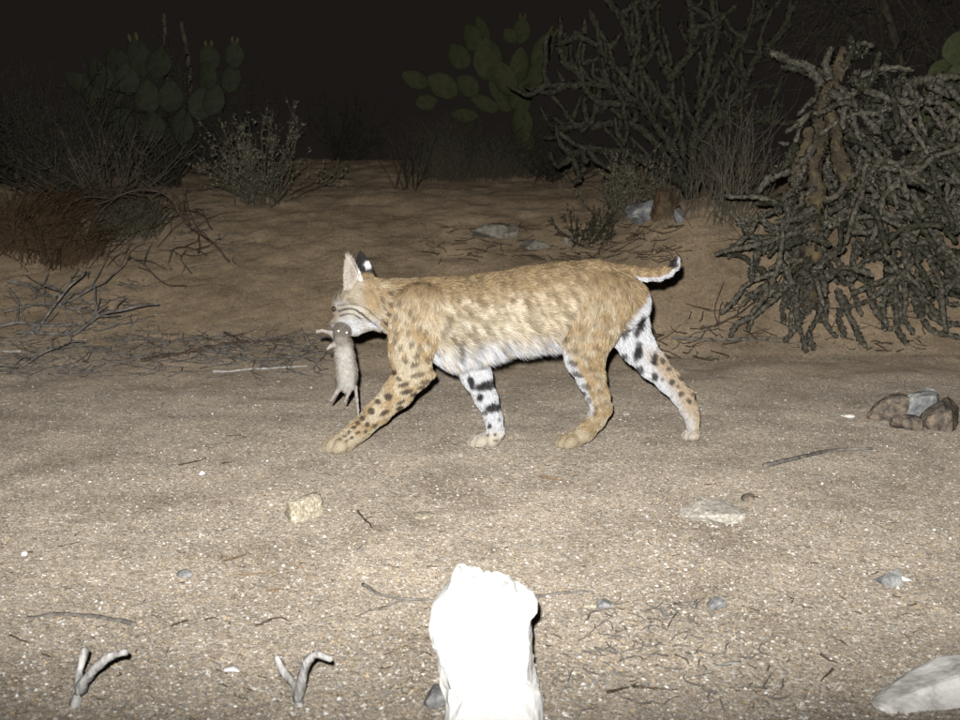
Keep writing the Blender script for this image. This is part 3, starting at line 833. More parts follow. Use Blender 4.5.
def rat_color(P, reg, rng, j=.12):
    nm = np.array([p[5] for p in RB.prims])[reg]; u, v = project(P)
    c = np.tile(np.array((.15, .128, .104)), (len(P), 1)); c = lerpc(c, np.array((.26, .23, .195)), (nm == 'head') * sstep(335, 340, v))
    bl = np.array((.42, .395, .35)); side = np.array((.22, .185, .14))
    cx = np.interp(v, [336, 357, 372, 385], [342, 345, 346, 347])
    c = lerpc(c, np.broadcast_to(side, c.shape), (nm == "trunk") * sstep(336, 346, v))
    c = lerpc(c, np.broadcast_to(bl, c.shape), ((nm == "trunk") | (nm == "foot")) * sstep(339, 350, v) * sstep(11, 4, np.abs(u - cx)) * sstep(YR + .012, YR - .004, P[:, 1]))
    c = np.where(((nm == "foreleg") | ((nm == "foot") & (v > 388)))[:, None], np.array((.34, .30, .265)), c)
    c = np.where((nm == "tail")[:, None] & (v > 386)[:, None], np.array((.34, .305, .27)), c)
    c = c * (.42 + .42 * fnoise(P * 170, 9, 2))[:, None]
    c = np.where((nm == "ear")[:, None], np.array((.13, .11, .10)), c)
    return c * (1 + rng.uniform(-j, j, (len(P), 1)))
reg, _ = RB.nearest(rV)
mesh_obj("body", rV, rF, tint_mat("rodent_skin", .75, .15), rodent, True, rat_color(rV, reg, rng, .03), rat_base)
P, N = tri_sample(rV, rF, 16000, rng)
reg, flow = RB.nearest(P); nm = np.array([p[5] for p in RB.prims])[reg]; u, v = project(P)
ok = (nm == "trunk") | (nm == "head") | ((nm == "foot") & (v < 388))
ok &= ~(((u - 338.2) ** 2 + (v - 331) ** 2 < 5) | ((u - 347.3) ** 2 + (v - 333) ** 2 < 5))
P, N, flow, reg = P[ok], N[ok], flow[ok], reg[ok]
flow = np.where((P[:, 2:3] > W(341, 337, YR)[2]), unit((0.1, .2, .9)), unit((0, 0, -1.0)))
D = flow - N * np.sum(flow * N, 1)[:, None]; D = D / (np.linalg.norm(D, axis=1)[:, None] + 1e-6) + N * .4 + rng.normal(0, .28, D.shape)
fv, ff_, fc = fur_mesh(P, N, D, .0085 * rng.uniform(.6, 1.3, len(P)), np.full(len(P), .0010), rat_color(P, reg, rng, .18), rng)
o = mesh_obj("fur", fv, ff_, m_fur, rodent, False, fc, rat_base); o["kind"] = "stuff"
m_shine, nt, b = new_mat("rodent_eyeshine"); b.inputs["Base Color"].default_value = (.95, .93, .9, 1); b.inputs["Roughness"].default_value = .15  # eyeshine of the flash painted in as a white base colour
ru_, rv_ = project(rV)
for (ex, ey) in ((338.6, 331.0), (346.6, 332.6)):
    m = np.hypot(ru_ - ex, rv_ - ey) < 1.6
    yy = float(rV[m, 1].min()) if m.any() else YR - .02
    V, Fc = ball(W(ex, ey, yy + .001), .0027); mesh_obj("eye", V, Fc, m_shine, rodent, True, None, rat_base)
# ---------------------------------------------------------------- rocks and stones
def ico(sub):
    import bmesh
    bm = bmesh.new(); bmesh.ops.create_icosphere(bm, subdivisions=sub, radius=1.0)
    V = np.array([v.co[:] for v in bm.verts]); Fc = [[v.index for v in f.verts] for f in bm.faces]; bm.free()
    return V, Fc
ICO = {k: ico(k) for k in (2, 3, 4)}
def stone_shape(seed, planes=9, rough=.06, sub=4, boxy=1.0):
    rg = np.random.RandomState(seed)
    V, Fc = ICO[sub]; V = np.sign(V) * np.abs(V) ** boxy
    for _ in range(planes):
        n = unit(rg.normal(size=3)); d = rg.uniform(.42, .80)
        s = V @ n; m = s > d
        V[m] -= (s[m] - d)[:, None] * n * .96
    V = V * (1 + rough * (fnoise(V * 2.4 + seed, seed, 3) - .5)[:, None] * 2 + rough * .5 * (vnoise(V * 9 + seed, seed + 3) - .5)[:, None])
    V = V / (V.max(0) - V.min(0)) * 2
    V -= (V.max(0) + V.min(0)) / 2
    return V, Fc
def stone(name, label, px, py, size, mat, seed, cat="rock", rot=0.0, sink=.3, planes=9, sub=3, tilt=0.0, group=None, base=None, boxy=1.0):
    p = on_ground(px, py) if base is None else np.asarray(base)
    V, Fc = stone_shape(seed, planes, .11, sub, boxy)
    V = V * np.array(size) * .5
    c, s_ = math.cos(tilt), math.sin(tilt); V = np.stack([V[:, 0] * c - V[:, 2] * s_, V[:, 1], V[:, 0] * s_ + V[:, 2] * c], -1)
    c, s_ = math.cos(rot), math.sin(rot); V = np.stack([V[:, 0] * c - V[:, 1] * s_, V[:, 0] * s_ + V[:, 1] * c, V[:, 2]], -1)
    V[:, 2] += size[2] * (.5 - sink)
    o = mesh_obj(name, V + p, Fc, mat, None, False, None, p)
    return tag(o, label, cat, group)
m_white = noisy_mat("white_quartz", (.80, .79, .76), (.88, .87, .85), 22, .7, .25, c3=(.86, .85, .82))
m_grey = noisy_mat("grey_stone", (.11, .11, .11), (.30, .295, .28), 60, .85, .8)
m_tan = noisy_mat("tan_stone", (.24, .215, .175), (.52, .485, .42), 90, .9, .9, bdist=.003, c3=(.38, .35, .295))
m_yel = noisy_mat("ochre_stone", (.25, .215, .155), (.60, .55, .44), 150, .9, 1.0, bdist=.004, c3=(.34, .295, .21))
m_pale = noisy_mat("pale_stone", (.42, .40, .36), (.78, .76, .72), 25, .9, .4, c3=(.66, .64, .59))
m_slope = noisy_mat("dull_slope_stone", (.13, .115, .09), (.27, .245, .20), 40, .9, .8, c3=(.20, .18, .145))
m_orange = noisy_mat("orange_stone", (.07, .045, .025), (.17, .10, .05), 14, .85, .6, c3=(.11, .075, .045))
m_rust = noisy_mat("rust_brown_stone", (.05, .042, .034), (.23, .175, .12), 34, .9, 1.0, bdist=.008, c3=(.12, .10, .08))
m_bluegrey = noisy_mat("bluish_stone", (.10, .105, .11), (.33, .325, .30), 26, .9, 1.0, bdist=.008, c3=(.19, .19, .18))

m_whiter = noisy_mat("dirty_white_quartz", (.10, .06, .03), (.84, .83, .80), 28, .8, .6, c3=(.80, .78, .73))
m_whiter.node_tree.nodes["Color Ramp"].color_ramp.elements[0].position = .27; m_whiter.node_tree.nodes["Color Ramp"].color_ramp.elements[1].position = .31
# white upright rock standing in front of the lens
OUT = [(447, 722), (446, 694), (441, 672), (438, 657), (434, 643), (432, 632), (431, 611), (436, 604), (447, 595), (450, 586), (453, 578), (459, 576.5), (463, 580.5), (468, 579.5), (474, 580), (480, 584), (486, 589),
       (490, 592.5), (495, 591.5), (502, 592), (509, 594), (514, 597), (519, 604), (527, 608), (537, 611.5), (532, 617), (533, 632), (533.5, 648), (532, 662), (533, 674), (538, 686), (542, 696), (544, 722)]
yw = float(on_ground(492, 716)[1]) + .02
ring = np.array([W(a, b, yw) for a, b in OUT]); ring = resample(ring, 90)
cen = ring.mean(0)
Vw = []
prof = [(-.045, .30), (-.044, .55), (-.040, .75), (-.030, .88), (-.014, .97), (0, 1.0), (.02, .985), (.05, .93), (.08, .84), (.095, .6), (.10, .3)]
for k, (dy, sc) in enumerate(prof):
    r = cen + (ring - cen) * sc; r = r + np.array([0, dy, 0]) + (ring - cen)[:, 2:3] * np.array([0, .18, 0])
    Vw.append(r)
Vw = np.concatenate(Vw)
Vw += (fnoise(Vw * 24, 5, 3) - .5)[:, None] * np.array([.016, .030, .014]) + (vnoise(Vw * 75, 6) - .5)[:, None] * np.array([.007, .008, .007]) + (fnoise(Vw * 9, 9, 2) - .5)[:, None] * np.array([0, .03, 0])
n = 90; Fw = []
for k in range(len(prof) - 1):
    for i in range(n):
        Fw.append([k * n + i, k * n + (i + 1) % n, (k + 1) * n + (i + 1) % n, (k + 1) * n + i])
Vw = np.vstack([Vw, Vw[:n].mean(0), Vw[-n:].mean(0)])
for i in range(n):
    Fw.append([len(Vw) - 2, (i + 1) % n, i]); Fw.append([len(Vw) - 1, (len(prof) - 1) * n + i, (len(prof) - 1) * n + (i + 1) % n])
b0 = np.array([cen[0], yw, float(zground(cen[0], yw))])
wr = mesh_obj("white_rock", Vw, Fw, m_whiter, None, False, None, b0)
tag(wr, "upright bright white rock standing at the front edge of the sand", "rock")

stone("rock", "yellowish sandy block of rock lying left of the white rock", 303, 514, (.102, .11, .075), m_yel, 3, sub=4, planes=4, sink=.35, rot=.15, boxy=.5)
stone("rock", "flat pale tan rock on the sand to the right, in front of the long stick", 714, 518, (.155, .11, .05), m_tan, 6, sub=4, planes=7, sink=.35, rot=-.1)
stone("rock", "rounded brown pebble at the right end of the flat tan rock", 748, 501, (.034, .03, .026), m_rust, 8)
stone("rock", "small blue-grey angular stone at the right edge of the sand", 889, 582, (.05, .055, .032), m_bluegrey, 12, planes=6, tilt=.4)
stone("rock", "small white chip touching the blue-grey stone", 905, 580, (.024, .018, .010), m_pale, 15)
stone("rock", "grey sliver of stone lower right of centre", 716, 606, (.038, .04, .024), m_grey, 16, planes=6, tilt=.5)
stone("rock", "small greenish grey stone right of the white rock's top", 603, 606, (.032, .03, .02), m_grey, 18, planes=6)
stone("rock", "ochre stone chip beside the white rock's right shoulder", 590, 607, (.03, .02, .012), m_yel, 19, planes=6)
stone("rock", "broad pale boulder half buried in the bottom right corner", 930, 692, (.24, .13, .055), m_pale, 22, sub=4, sink=.40, rot=.3, boxy=.7)
stone("rock", "grey stone stub at the foot of the white rock, left side", 438, 702, (.05, .05, .035), m_grey, 24)
stone("rock", "small white pebble on the left sand", 202, 474, (.018, .015, .012), m_white, 26)
stone("rock", "bluish white pebble near the left edge of the sand", 24, 555, (.016, .014, .011), m_pale, 28)
stone("rock", "flat grey stone between the twigs on the left sand", 185, 575, (.034, .03, .014), m_grey, 30, planes=6)
stone("rock", "pale grey stone chip in the front left sand", 232, 671, (.028, .026, .016), m_pale, 32)
stone("rock", "cream pebble behind the bobcat's near hind foot", 626, 415, (.026, .024, .018), m_tan, 34)
stone("rock", "orange-tan flat stone in the sand right of the yellowish block", 424, 516, (.055, .05, .014), m_yel, 36, planes=6, sink=.55)
# layered rock at the right edge
stone("rock", "dark rust-brown rock at the right edge, biggest of its cluster", 938, 427, (.15, .13, .125), m_rust, 41, sub=4, planes=13, rot=.5, boxy=.7)
stone("rock", "blue-grey slab leaning between two brown rocks at the right edge", 918, 424, (.15, .08, .13), m_bluegrey, 43, sub=4, planes=13, tilt=.35, boxy=.5, base=on_ground(917, 421))
stone("rock", "brown wedge of rock at the left of the right edge cluster", 890, 420, (.16, .10, .10), m_rust, 45, sub=4, planes=13, tilt=.5, base=on_ground(893, 418))
stone("rock", "low brown cobble in front of the leaning blue-grey slab", 910, 428, (.115, .07, .06), m_rust, 47, planes=6, tilt=-.3)
stone("rock", "small pale chip left of the right edge rock cluster", 848, 417, (.045, .03, .014), m_pale, 49)
# rocks on the bank
stone("rock", "blue-grey block of rock on the crest of the right bank", 644, 221, (.19, .15, .17), m_bluegrey, 51, sub=4, planes=6, rot=.2, boxy=.6)
stone("rock", "orange-brown rock behind the blue-grey block on the bank", 667, 216, (.17, .16, .17), m_orange, 53, sub=4, planes=6, tilt=-.4)
stone("rock", "narrow grey stone right of the orange-brown rock on the bank", 679, 222, (.055, .06, .095), m_grey, 55, planes=6)
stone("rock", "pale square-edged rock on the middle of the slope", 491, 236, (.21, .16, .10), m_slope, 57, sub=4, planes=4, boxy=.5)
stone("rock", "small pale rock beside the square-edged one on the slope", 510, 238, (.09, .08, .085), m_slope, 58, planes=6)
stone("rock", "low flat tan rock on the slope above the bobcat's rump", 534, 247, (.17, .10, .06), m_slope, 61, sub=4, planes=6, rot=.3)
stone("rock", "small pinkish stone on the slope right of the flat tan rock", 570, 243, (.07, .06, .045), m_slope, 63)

# ---------------------------------------------------------------- sticks on the ground
m_stick = noisy_mat("grey_weathered_wood", (.07, .062, .052), (.21, .19, .165), 40, .85, .6, stretch=(1, 1, 1))
m_dark = noisy_mat("dark_twig", (.035, .025, .018), (.11, .08, .055), 60, .85, .5)
m_brown = noisy_mat("brown_twig", (.10, .06, .03), (.22, .14, .075), 60, .85, .5)
m_bone = noisy_mat("bleached_wood", (.22, .21, .185), (.42, .40, .365), 40, .8, .5)
def stick(label, pts, r, mat, name="twig", lift=.6, cat="twig", seed=1, sides=6, forks=(), taper=.5, amp=.003, rise=None, group=None):
    """lies on the ground along photo points; forks are side twigs"""
    def lay(pp, rr, rs):
        g = np.array([on_ground(a, b) for a, b in pp])
        P = resample(g, max(6, 5 * len(pp)))
        P[:, 2] = zground(P[:, 0], P[:, 1]) + rr * lift
        if rs is not None: P[:, 2] += np.interp(np.linspace(0, 1, len(P)), np.linspace(0, 1, len(rs)), rs)
        return wob(P, amp, seed, 30)
    mb = MB(); P = lay(pts, r, rise)
    mb.tube(P, np.linspace(r, r * taper, len(P)) * (1 + .25 * (vnoise(P * 60, seed) - .5)), sides)
    for k, f in enumerate(forks):
        Q = lay(f, r * .6, None); mb.tube(Q, np.linspace(r * .7, r * .3, len(Q)), sides)
    o = mb.build(name, mat, None, P[0])
    return tag(o, label, cat, group)
stick("long dark grey stick on the sand under the right edge rocks", [(764, 467), (800, 459), (832, 452), (872, 450)], .0065, m_stick, "stick", cat="stick", seed=3, taper=.7)
stick("grey forked stick running up to the white rock's left side", [(362, 585), (385, 597), (410, 601), (446, 602)], .0038, m_stick, "stick", cat="stick", seed=4, forks=[[(412, 600), (388, 606), (355, 618)]])
stick("pale grey stick leading away from the white rock's right side", [(508, 600), (530, 598), (560, 594), (592, 593)], .0042, m_stick, "stick", cat="stick", seed=5)
stick("curved dark stick on the front left sand", [(26, 619), (60, 615), (90, 617), (134, 625)], .0042, m_stick, "stick", cat="stick", seed=6, taper=1.3)
stick("pale straight stick at the left edge of the track behind the rodent", [(213, 373), (253, 370), (308, 367)], .006, m_bone, "stick", cat="stick", seed=7)
stick("dark knobbly stick along the foot of the left bank", [(143, 362), (180, 355), (217, 348), (253, 343), (294, 341)], .010, m_dark, "stick", cat="stick", seed=8, amp=.008)
stick("brown twig behind the bobcat's far front foot", [(496, 393), (520, 393), (532, 396)], .002, m_brown, seed=9)
stick("thin straw stalk in the front right sand", [(655, 634), (680, 642), (712, 650)], .0014, m_yel, "straw", seed=10, taper=.8)
stick("thin grey twig slanting up in the front sand right of centre", [(668, 628), (675, 615), (683, 604)], .0014, m_dark, seed=11)
stick("crooked grey twig beside the slanting twig in front", [(646, 612), (655, 609), (663, 602)], .0016, m_stick, seed=12)
stick("small forked black twig in the sand near centre left", [(357, 512), (364, 519), (373, 529)], .0030, m_dark, seed=13, forks=[[(364, 519), (372, 517)]])
stick("short dark twig at the left of the front sand", [(10, 637), (20, 641), (31, 643)], .0022, m_dark, seed=14)
stick("short black twig left of the forked branch stub in front", [(172, 628), (181, 624), (189, 621)], .0022, m_dark, seed=15)
stick("dark twig with a pale end left of the white rock", [(256, 626), (266, 622), (277, 618), (290, 622)], .0022, m_dark, seed=16)
stick("long thin brown twig on the middle left sand", [(238, 575), (255, 575), (274, 573)], .0019, m_brown, seed=17)
stick("short brown twig below the long thin brown twig", [(266, 592), (275, 591), (282, 590)], .002, m_brown, seed=18)
stick("short brown twig right of the long thin brown twig", [(295, 567), (305, 568)], .002, m_brown, seed=19)
stick("brown curl of twig above the flat grey stone", [(222, 563), (232, 560), (246, 555)], .0024, m_brown, seed=20)
stick("short dark twig on the left sand with a hooked end", [(58, 547), (68, 545), (79, 542)], .0018, m_dark, seed=21)
stick("dark crooked twig beyond the pebbles on the left", [(178, 466), (190, 463), (206, 459)], .0026, m_dark, seed=22)
stick("small dark twig right of the white pebble", [(222, 465), (232, 463)], .0022, m_dark, seed=23)
stick("thin dark twig on the far left track", [(227, 436), (236, 435), (246, 438)], .0022, m_dark, seed=24)
stick("brown twig lying in front of the bobcat's near hind foot", [(540, 477), (552, 480), (568, 481)], .0028, m_brown, seed=25)
stick("thin brown twig below the sand's left middle, nearly straight", [(130, 607), (160, 600), (200, 590)], .0014, m_stick, seed=26)
stick("dark twig heap piece at the bottom, right of centre", [(606, 694), (630, 689), (650, 688), (676, 690)], .0028, m_dark, seed=27, forks=[[(630, 689), (640, 682)], [(650, 688), (662, 692)]])
stick("short black twig left of the pale corner boulder", [(820, 655), (828, 660), (838, 664)], .0024, m_dark, seed=28)
stick("black splinter next to the pale corner boulder's left end", [(832, 670), (826, 676), (822, 682)], .0026, m_dark, seed=29)
stick("pale curled twig at the bottom right of centre", [(714, 668), (728, 664), (740, 663)], .0024, m_bone, seed=30)
stick("pale bent twig lying beside the white rock's lower right", [(588, 690), (600, 680), (607, 684)], .0022, m_bone, seed=31)
stick("brown twig in the middle of the right sand", [(705, 486), (716, 484)], .002, m_brown, seed=32)
# branch stubs sticking up at the front
m_stub = noisy_mat("split_grey_wood", (.16, .15, .135), (.50, .48, .45), 70, .85, 1.0, bdist=.004, c3=(.32, .31, .29), stretch=(1, 1, .35))
def stub(label, parts, mat, base_px, seed):
    b = on_ground(*base_px)
    t = thing("branch_stub", label, "branch", b)
    for k, (pp, r0, r1) in enumerate(parts):
        pts = np.array([W(a, c, b[1] + dy) for a, c, dy in pp]); P = wob(resample(pts, 14), .0015, seed + k, 40)
        mb = MB(); mb.tube(P, np.linspace(r0, r1, 14) * (1 + .45 * (vnoise(P * 80, seed) - .5)), 9, .10, seed)
        mb.build("prong", mat, t, b)
    return t
stub("grey forked branch stub poking from the sand at the bottom left", [([(74, 712, 0), (78, 686, .005), (80, 668, .02), (86, 648, .025)], .0085, .0056), ([(78, 692, .004), (87, 678, -.01), (99, 665, -.015), (112, 656, -.02), (127, 652, -.02)], .0092, .0050)], m_stub, (73, 706), 5)
stub("pale forked branch stub poking from the sand left of the white rock", [([(300, 712, 0), (294, 686, .008), (284, 672, .01), (276, 657, .016)], .0075, .0048), ([(297, 700, .002), (303, 676, -.005), (307, 662, -.01), (317, 655, -.02), (331, 660, -.03)], .0085, .0045)], m_stub, (301, 706), 9)

# ---------------------------------------------------------------- dead brush
def arch(label, base_px, pts, r, mat, name="dead_twig", seed=1, Y=None, sub=6, cat="twig", group=None, sublen=.14):
    """dead branch that rises off the ground: photo points on the upright plane through its base, with side twigs"""
    b = on_ground(*base_px); Y = Y or b[1]
    rg = np.random.RandomState(seed)
    dyy = np.cumsum(rg.normal(0, .03, len(pts))); dyy -= dyy[0]
    P0 = np.array([W(a, c, Y + d) for (a, c), d in zip(pts, dyy)])
    P = wob(resample(P0, 24), .01, seed, 12)
    P[:, 2] = np.maximum(P[:, 2], zground(P[:, 0], P[:, 1]) + r)
    mb = MB(); mb.tube(P, np.linspace(r, r * .4, 24), 6)
    for k in range(sub):
        i = rg.randint(4, 23); p = P[i]; d = unit((P[min(i + 1, 23)] - P[i - 1]) * 18 + rg.normal(0, .6, 3) + np.array([0, 0, .15])); L = sublen * rg.uniform(.4, 1.3)
        q = [p, p + d * L * .5 + rg.normal(0, .012, 3), p + d * L + rg.normal(0, .025, 3)]
        Q = resample(q, 8); Q[:, 2] = np.maximum(Q[:, 2], zground(Q[:, 0], Q[:, 1]) + .002)
        mb.tube(Q, np.linspace(r * .5, r * .2, 8), 4)
    o = mb.build(name, mat, None, P[0])
    return tag(o, label, cat, group)
def z7(*uv): return [(u / 3.0, 180 + v / 3.0) for u, v in uv]
arch("long grey dead branch lying across the left brush heap", z7((55, 465))[0], z7((55, 465), (200, 468), (300, 410), (380, 385), (475, 375)), .011, m_stick, seed=1, cat="branch", name="dead_branch", sub=10)
arch("bent grey dead branch at the back left of the brush heap", z7((20, 340))[0], z7((20, 300), (90, 320), (140, 385), (250, 430)), .011, m_stick, seed=2, cat="branch", name="dead_branch")
arch("straight dead stick slanting up out of the left brush heap", z7((110, 455))[0], z7((110, 455), (180, 360), (255, 265)), .008, m_stick, seed=3, cat="branch", name="dead_branch")
arch("thin dead branch rising right from the middle of the brush heap", z7((150, 400))[0], z7((150, 385), (240, 350), (340, 280)), .007, m_stick, seed=4, cat="branch", name="dead_branch")
arch("short stick in the front of the left brush heap", z7((60, 565))[0], z7((60, 560), (130, 520), (200, 490)), .007, m_stick, seed=5, cat="branch", name="dead_branch")
arch("thin twig arching down the slope above the brush heap", z7((560, 325))[0], z7((560, 325), (490, 305), (430, 250), (370, 210)), .005, m_dark, seed=6)
arch("pale stick end at the far left edge of the track", z7((62, 518))[0], z7((62, 516), (0, 510)), .006, m_bone, seed=7, sub=1)
arch("small dark twig on the track edge right of the dark knobbly stick", z7((725, 488))[0], z7((725, 487), (695, 470), (665, 460)), .005, m_dark, seed=8, sub=2)
arch("tallest arching dead branch on the left slope below the pale shrub", z7((690, 250))[0], z7((690, 250), (630, 180), (560, 130), (510, 60), (440, 30), (350, 45), (285, 75)), .007, m_dark, seed=9, sub=14, cat="branch", name="dead_branch", sublen=.2)
arch("lower arching dead branch on the left slope", z7((620, 150))[0], z7((640, 150), (600, 95), (500, 80), (400, 40), (290, 65)), .0055, m_dark, seed=10, sub=12, sublen=.2, cat="branch", name="dead_branch")
arch("hooked dark twig at the foot of the arching branches", z7((510, 252))[0], z7((510, 250), (520, 212), (570, 205), (620, 225)), .005, m_dark, seed=11, sub=4)
arch("short dark twig right of the hooked one", z7((575, 282))[0], z7((575, 282), (545, 240), (560, 210)), .004, m_dark, seed=12, sub=3)
arch("grey branch along the far left of the brush heap", z7((10, 470))[0], z7((0, 440), (60, 430), (150, 440), (240, 430)), .009, m_stick, seed=13, sub=10, cat="branch", name="dead_branch")
arch("thin grey branch over the top of the brush heap", z7((20, 420))[0], z7((10, 395), (100, 375), (200, 380), (300, 395)), .007, m_stick, seed=14, sub=10, cat="branch", name="dead_branch")
arch("dark dead branch trailing at the right foot of the bank under the cactus", (700, 330), [(700, 335), (725, 322), (752, 305), (772, 290)], .006, m_dark, seed=15, sub=9)
arch("thin dead twig lying at the foot of the right bank", (680, 340), [(672, 338), (700, 340), (740, 338), (785, 346)], .006, m_stick, seed=16, sub=8)
arch("thin dead twig leaning on the right bank beside the tail", (760, 240), [(755, 238), (740, 262), (748, 285)], .004, m_dark, seed=17, sub=5)

# small litter nobody could count
def litter(name, label, n, boxes, seed, lo, hi, r, mat):
    rg = np.random.RandomState(seed); mb = MB()
    for k in range(n):
        x0, x1, y0, y1 = boxes[rg.randint(len(boxes))]
        px, py = rg.uniform(x0, x1), rg.uniform(y0, y1)
        p = on_ground(px, py); L = rg.uniform(lo, hi); a = rg.uniform(0, math.pi)
        d = np.array([math.cos(a), math.sin(a), rg.normal(0, .2)])
        Q = np.array([p - d * L / 2, p + rg.normal(0, L * .08, 3), p + d * L / 2]); Q[:, 2] = np.maximum(Q[:, 2], zground(Q[:, 0], Q[:, 1])) + r * rg.uniform(.3, 2)
        mb.tube(resample(Q, 5), np.linspace(r, r * .5, 5) * rg.uniform(.6, 1.4), 4)
    o = mb.build(name, mat); tag(o, label, "litter"); o["kind"] = "stuff"
litter("plant_litter", "thin grey twig litter strewn along the foot of the left bank", 560, [(0, 160, 280, 372), (0, 330, 338, 378), (90, 240, 190, 270), (150, 330, 335, 365)], 3, .04, .2, .0026, m_stick)
litter("plant_litter", "dark scraps of twig strewn along the foot of the right bank", 330, [(680, 960, 300, 352), (560, 720, 330, 362), (420, 600, 225, 262), (560, 680, 225, 262)], 4, .03, .14, .0028, m_dark)
litter("plant_litter", "tiny dark splinters scattered over the sand", 260, [(0, 960, 380, 700)], 5, .008, .026, .0011, m_dark)

litter("plant_litter", "bits of bark and stem gathered in front, right of the white rock", 130, [(560, 800, 648, 712), (590, 700, 600, 660)], 6, .012, .05, .0016, m_stick)
# ---------------------------------------------------------------- prickly pears
def pad_mesh(name, seed, mat):
    rg = np.random.RandomState(seed)
    nu, nv = 18, 12; V = []; Fc = []
    for j in range(nv + 1):
        v = j / nv
        w = (math.sin(math.pi * min(1, v ** .80)) ** .62) * (.86 + .14 * v) if 0 < v < 1 else 0
        for i in range(nu):
            ph = 2 * math.pi * i / nu
            th = .085 * (math.sin(math.pi * v) ** .5 if 0 < v < 1 else 0)
            V.append([.40 * w * math.cos(ph), th * math.sin(ph) * (1.2 - .4 * v) + .03 * math.sin(v * 3), v])
    V = np.array(V); V += (fnoise(V * 3.5 + seed, seed, 2) - .5)[:, None] * .05
    for j in range(nv):
        for i in range(nu):
            Fc.append([j * nu + i, j * nu + (i + 1) % nu, (j + 1) * nu + (i + 1) % nu, (j + 1) * nu + i])
    me = bpy.data.meshes.new(name); me.from_pydata(V.tolist(), [], Fc); me.materials.append(mat)
    me.polygons.foreach_set("use_smooth", np.ones(len(Fc), bool))
    return me
def pad_mat(name, c1, c2):
    m = noisy_mat(name, c1, c2, 5, .8, .35, spec=.08, bdist=.02)
    nt = m.node_tree; b = nt.nodes["Principled BSDF"]; L = nt.links.new
    tc = node(nt, "ShaderNodeTexCoord"); v = node(nt, "ShaderNodeTexVoronoi"); v.inputs["Scale"].default_value = 9.5; v.inputs["Randomness"].default_value = .35
    L(tc.outputs["Object"], v.inputs["Vector"])
    r = node(nt, "ShaderNodeValToRGB"); r.color_ramp.elements[0].position = .10; r.color_ramp.elements[0].color = (1, 1, 1, 1); r.color_ramp.elements[1].position = .17; r.color_ramp.elements[1].color = (0, 0, 0, 1)
    L(v.outputs["Distance"], r.inputs["Fac"])
    old = b.inputs["Base Color"].links[0].from_socket
    mx = node(nt, "ShaderNodeMix", data_type='RGBA'); L(r.outputs["Color"], mx.inputs["Factor"]); L(old, mx.inputs[6]); mx.inputs[7].default_value = (.07, .062, .04, 1); L(mx.outputs[2], b.inputs["Base Color"])
    return m
m_padA = pad_mat("cactus_pad_green", (.042, .047, .022), (.068, .072, .035)); m_padB = pad_mat("cactus_pad_greygreen", (.026, .030, .018), (.042, .046, .028))
m_fruit = noisy_mat("cactus_fruit", (.08, .06, .025), (.12, .09, .04), 20, .6, .2)
PADS = {}
def prickly(label, base, pads, Y, mat, seed, spread=.16, fruit=()):
    """pads: (centre px, centre py, length px, width px, lean degrees from upright, clockwise)"""
    rg = np.random.RandomState(seed)
    root = thing("prickly_pear", label, "cactus", base)
    if mat.name not in PADS: PADS[mat.name] = [pad_mesh("pad", 50 + k, mat) for k in range(4)]
    for k, (cx, cy, L, w, a) in enumerate(pads):
        yy = Y + rg.uniform(-spread, spread); s = 1 / scale_at(yy)
        o = bpy.data.objects.new("pad", PADS[mat.name][rg.randint(4)]); COL.objects.link(o); o.parent = root
        Lm, wm = L * s * 1.08, w * s / .72
        ar = math.radians(a)
        ax = np.array([math.sin(ar), rg.uniform(-.25, .25), math.cos(ar)])
        c = W(cx, cy, yy) - base - unit(ax) * Lm * .5
        R = Matrix.Rotation(ar, 4, 'Y') @ Matrix.Rotation(rg.uniform(-.35, .35), 4, 'X') @ Matrix.Rotation(rg.uniform(-.5, .5), 4, 'Z')
        o.matrix_local = Matrix.Translation(Vector(c.tolist())) @ R @ Matrix.Diagonal((wm, Lm * .9, Lm, 1))
        if k in fruit:
            for q in range(2):
                V, Fc = ball((.10 * (q * 2 - 1), 0, 1.0), .055, (1, 1, 2.0), 8, 6)
                f = mesh_obj("fruit", V, Fc, m_fruit, o)
    return root
pC = [(320 + u / 3, v / 3, L / 3, w / 3, a) for (u, v, L, w, a) in [(285, 238, 78, 52, -65), (322, 305, 62, 48, 80), (368, 257, 90, 72, -60), (415, 165, 80, 62, -35), (455, 110, 80, 62, -25), (487, 80, 74, 36, -25), (505, 178, 112, 95, -10), (430, 345, 78, 42, -85),
      (492, 310, 82, 46, -65), (550, 315, 50, 36, -60), (440, 255, 74, 62, -50), (555, 235, 95, 70, -25), (570, 108, 48, 40, -40), (604, 90, 70, 52, 5), (670, 150, 108, 60, 28), (600, 195, 95, 62, 5), (600, 285, 110, 70, 0), (605, 370, 110, 66, -5), (618, 450, 110, 60, 4), (540, 270, 80, 60, -40), (640, 230, 80, 60, 25)]]
bC = on_ground(528, 163); bC = np.array([W(526, 163, 9.0)[0], 9.0, float(zground(W(526, 163, 9.0)[0], 9.0))])
prickly("green prickly pear cactus in the dark beyond the bobcat's back", bC, pC, 9.0, m_padA, 4, .2, fruit=(13, 14))
bL = np.array([W(120, 150, 7.6)[0], 7.6, 0.0]); bL[2] = float(zground(bL[0], bL[1]))
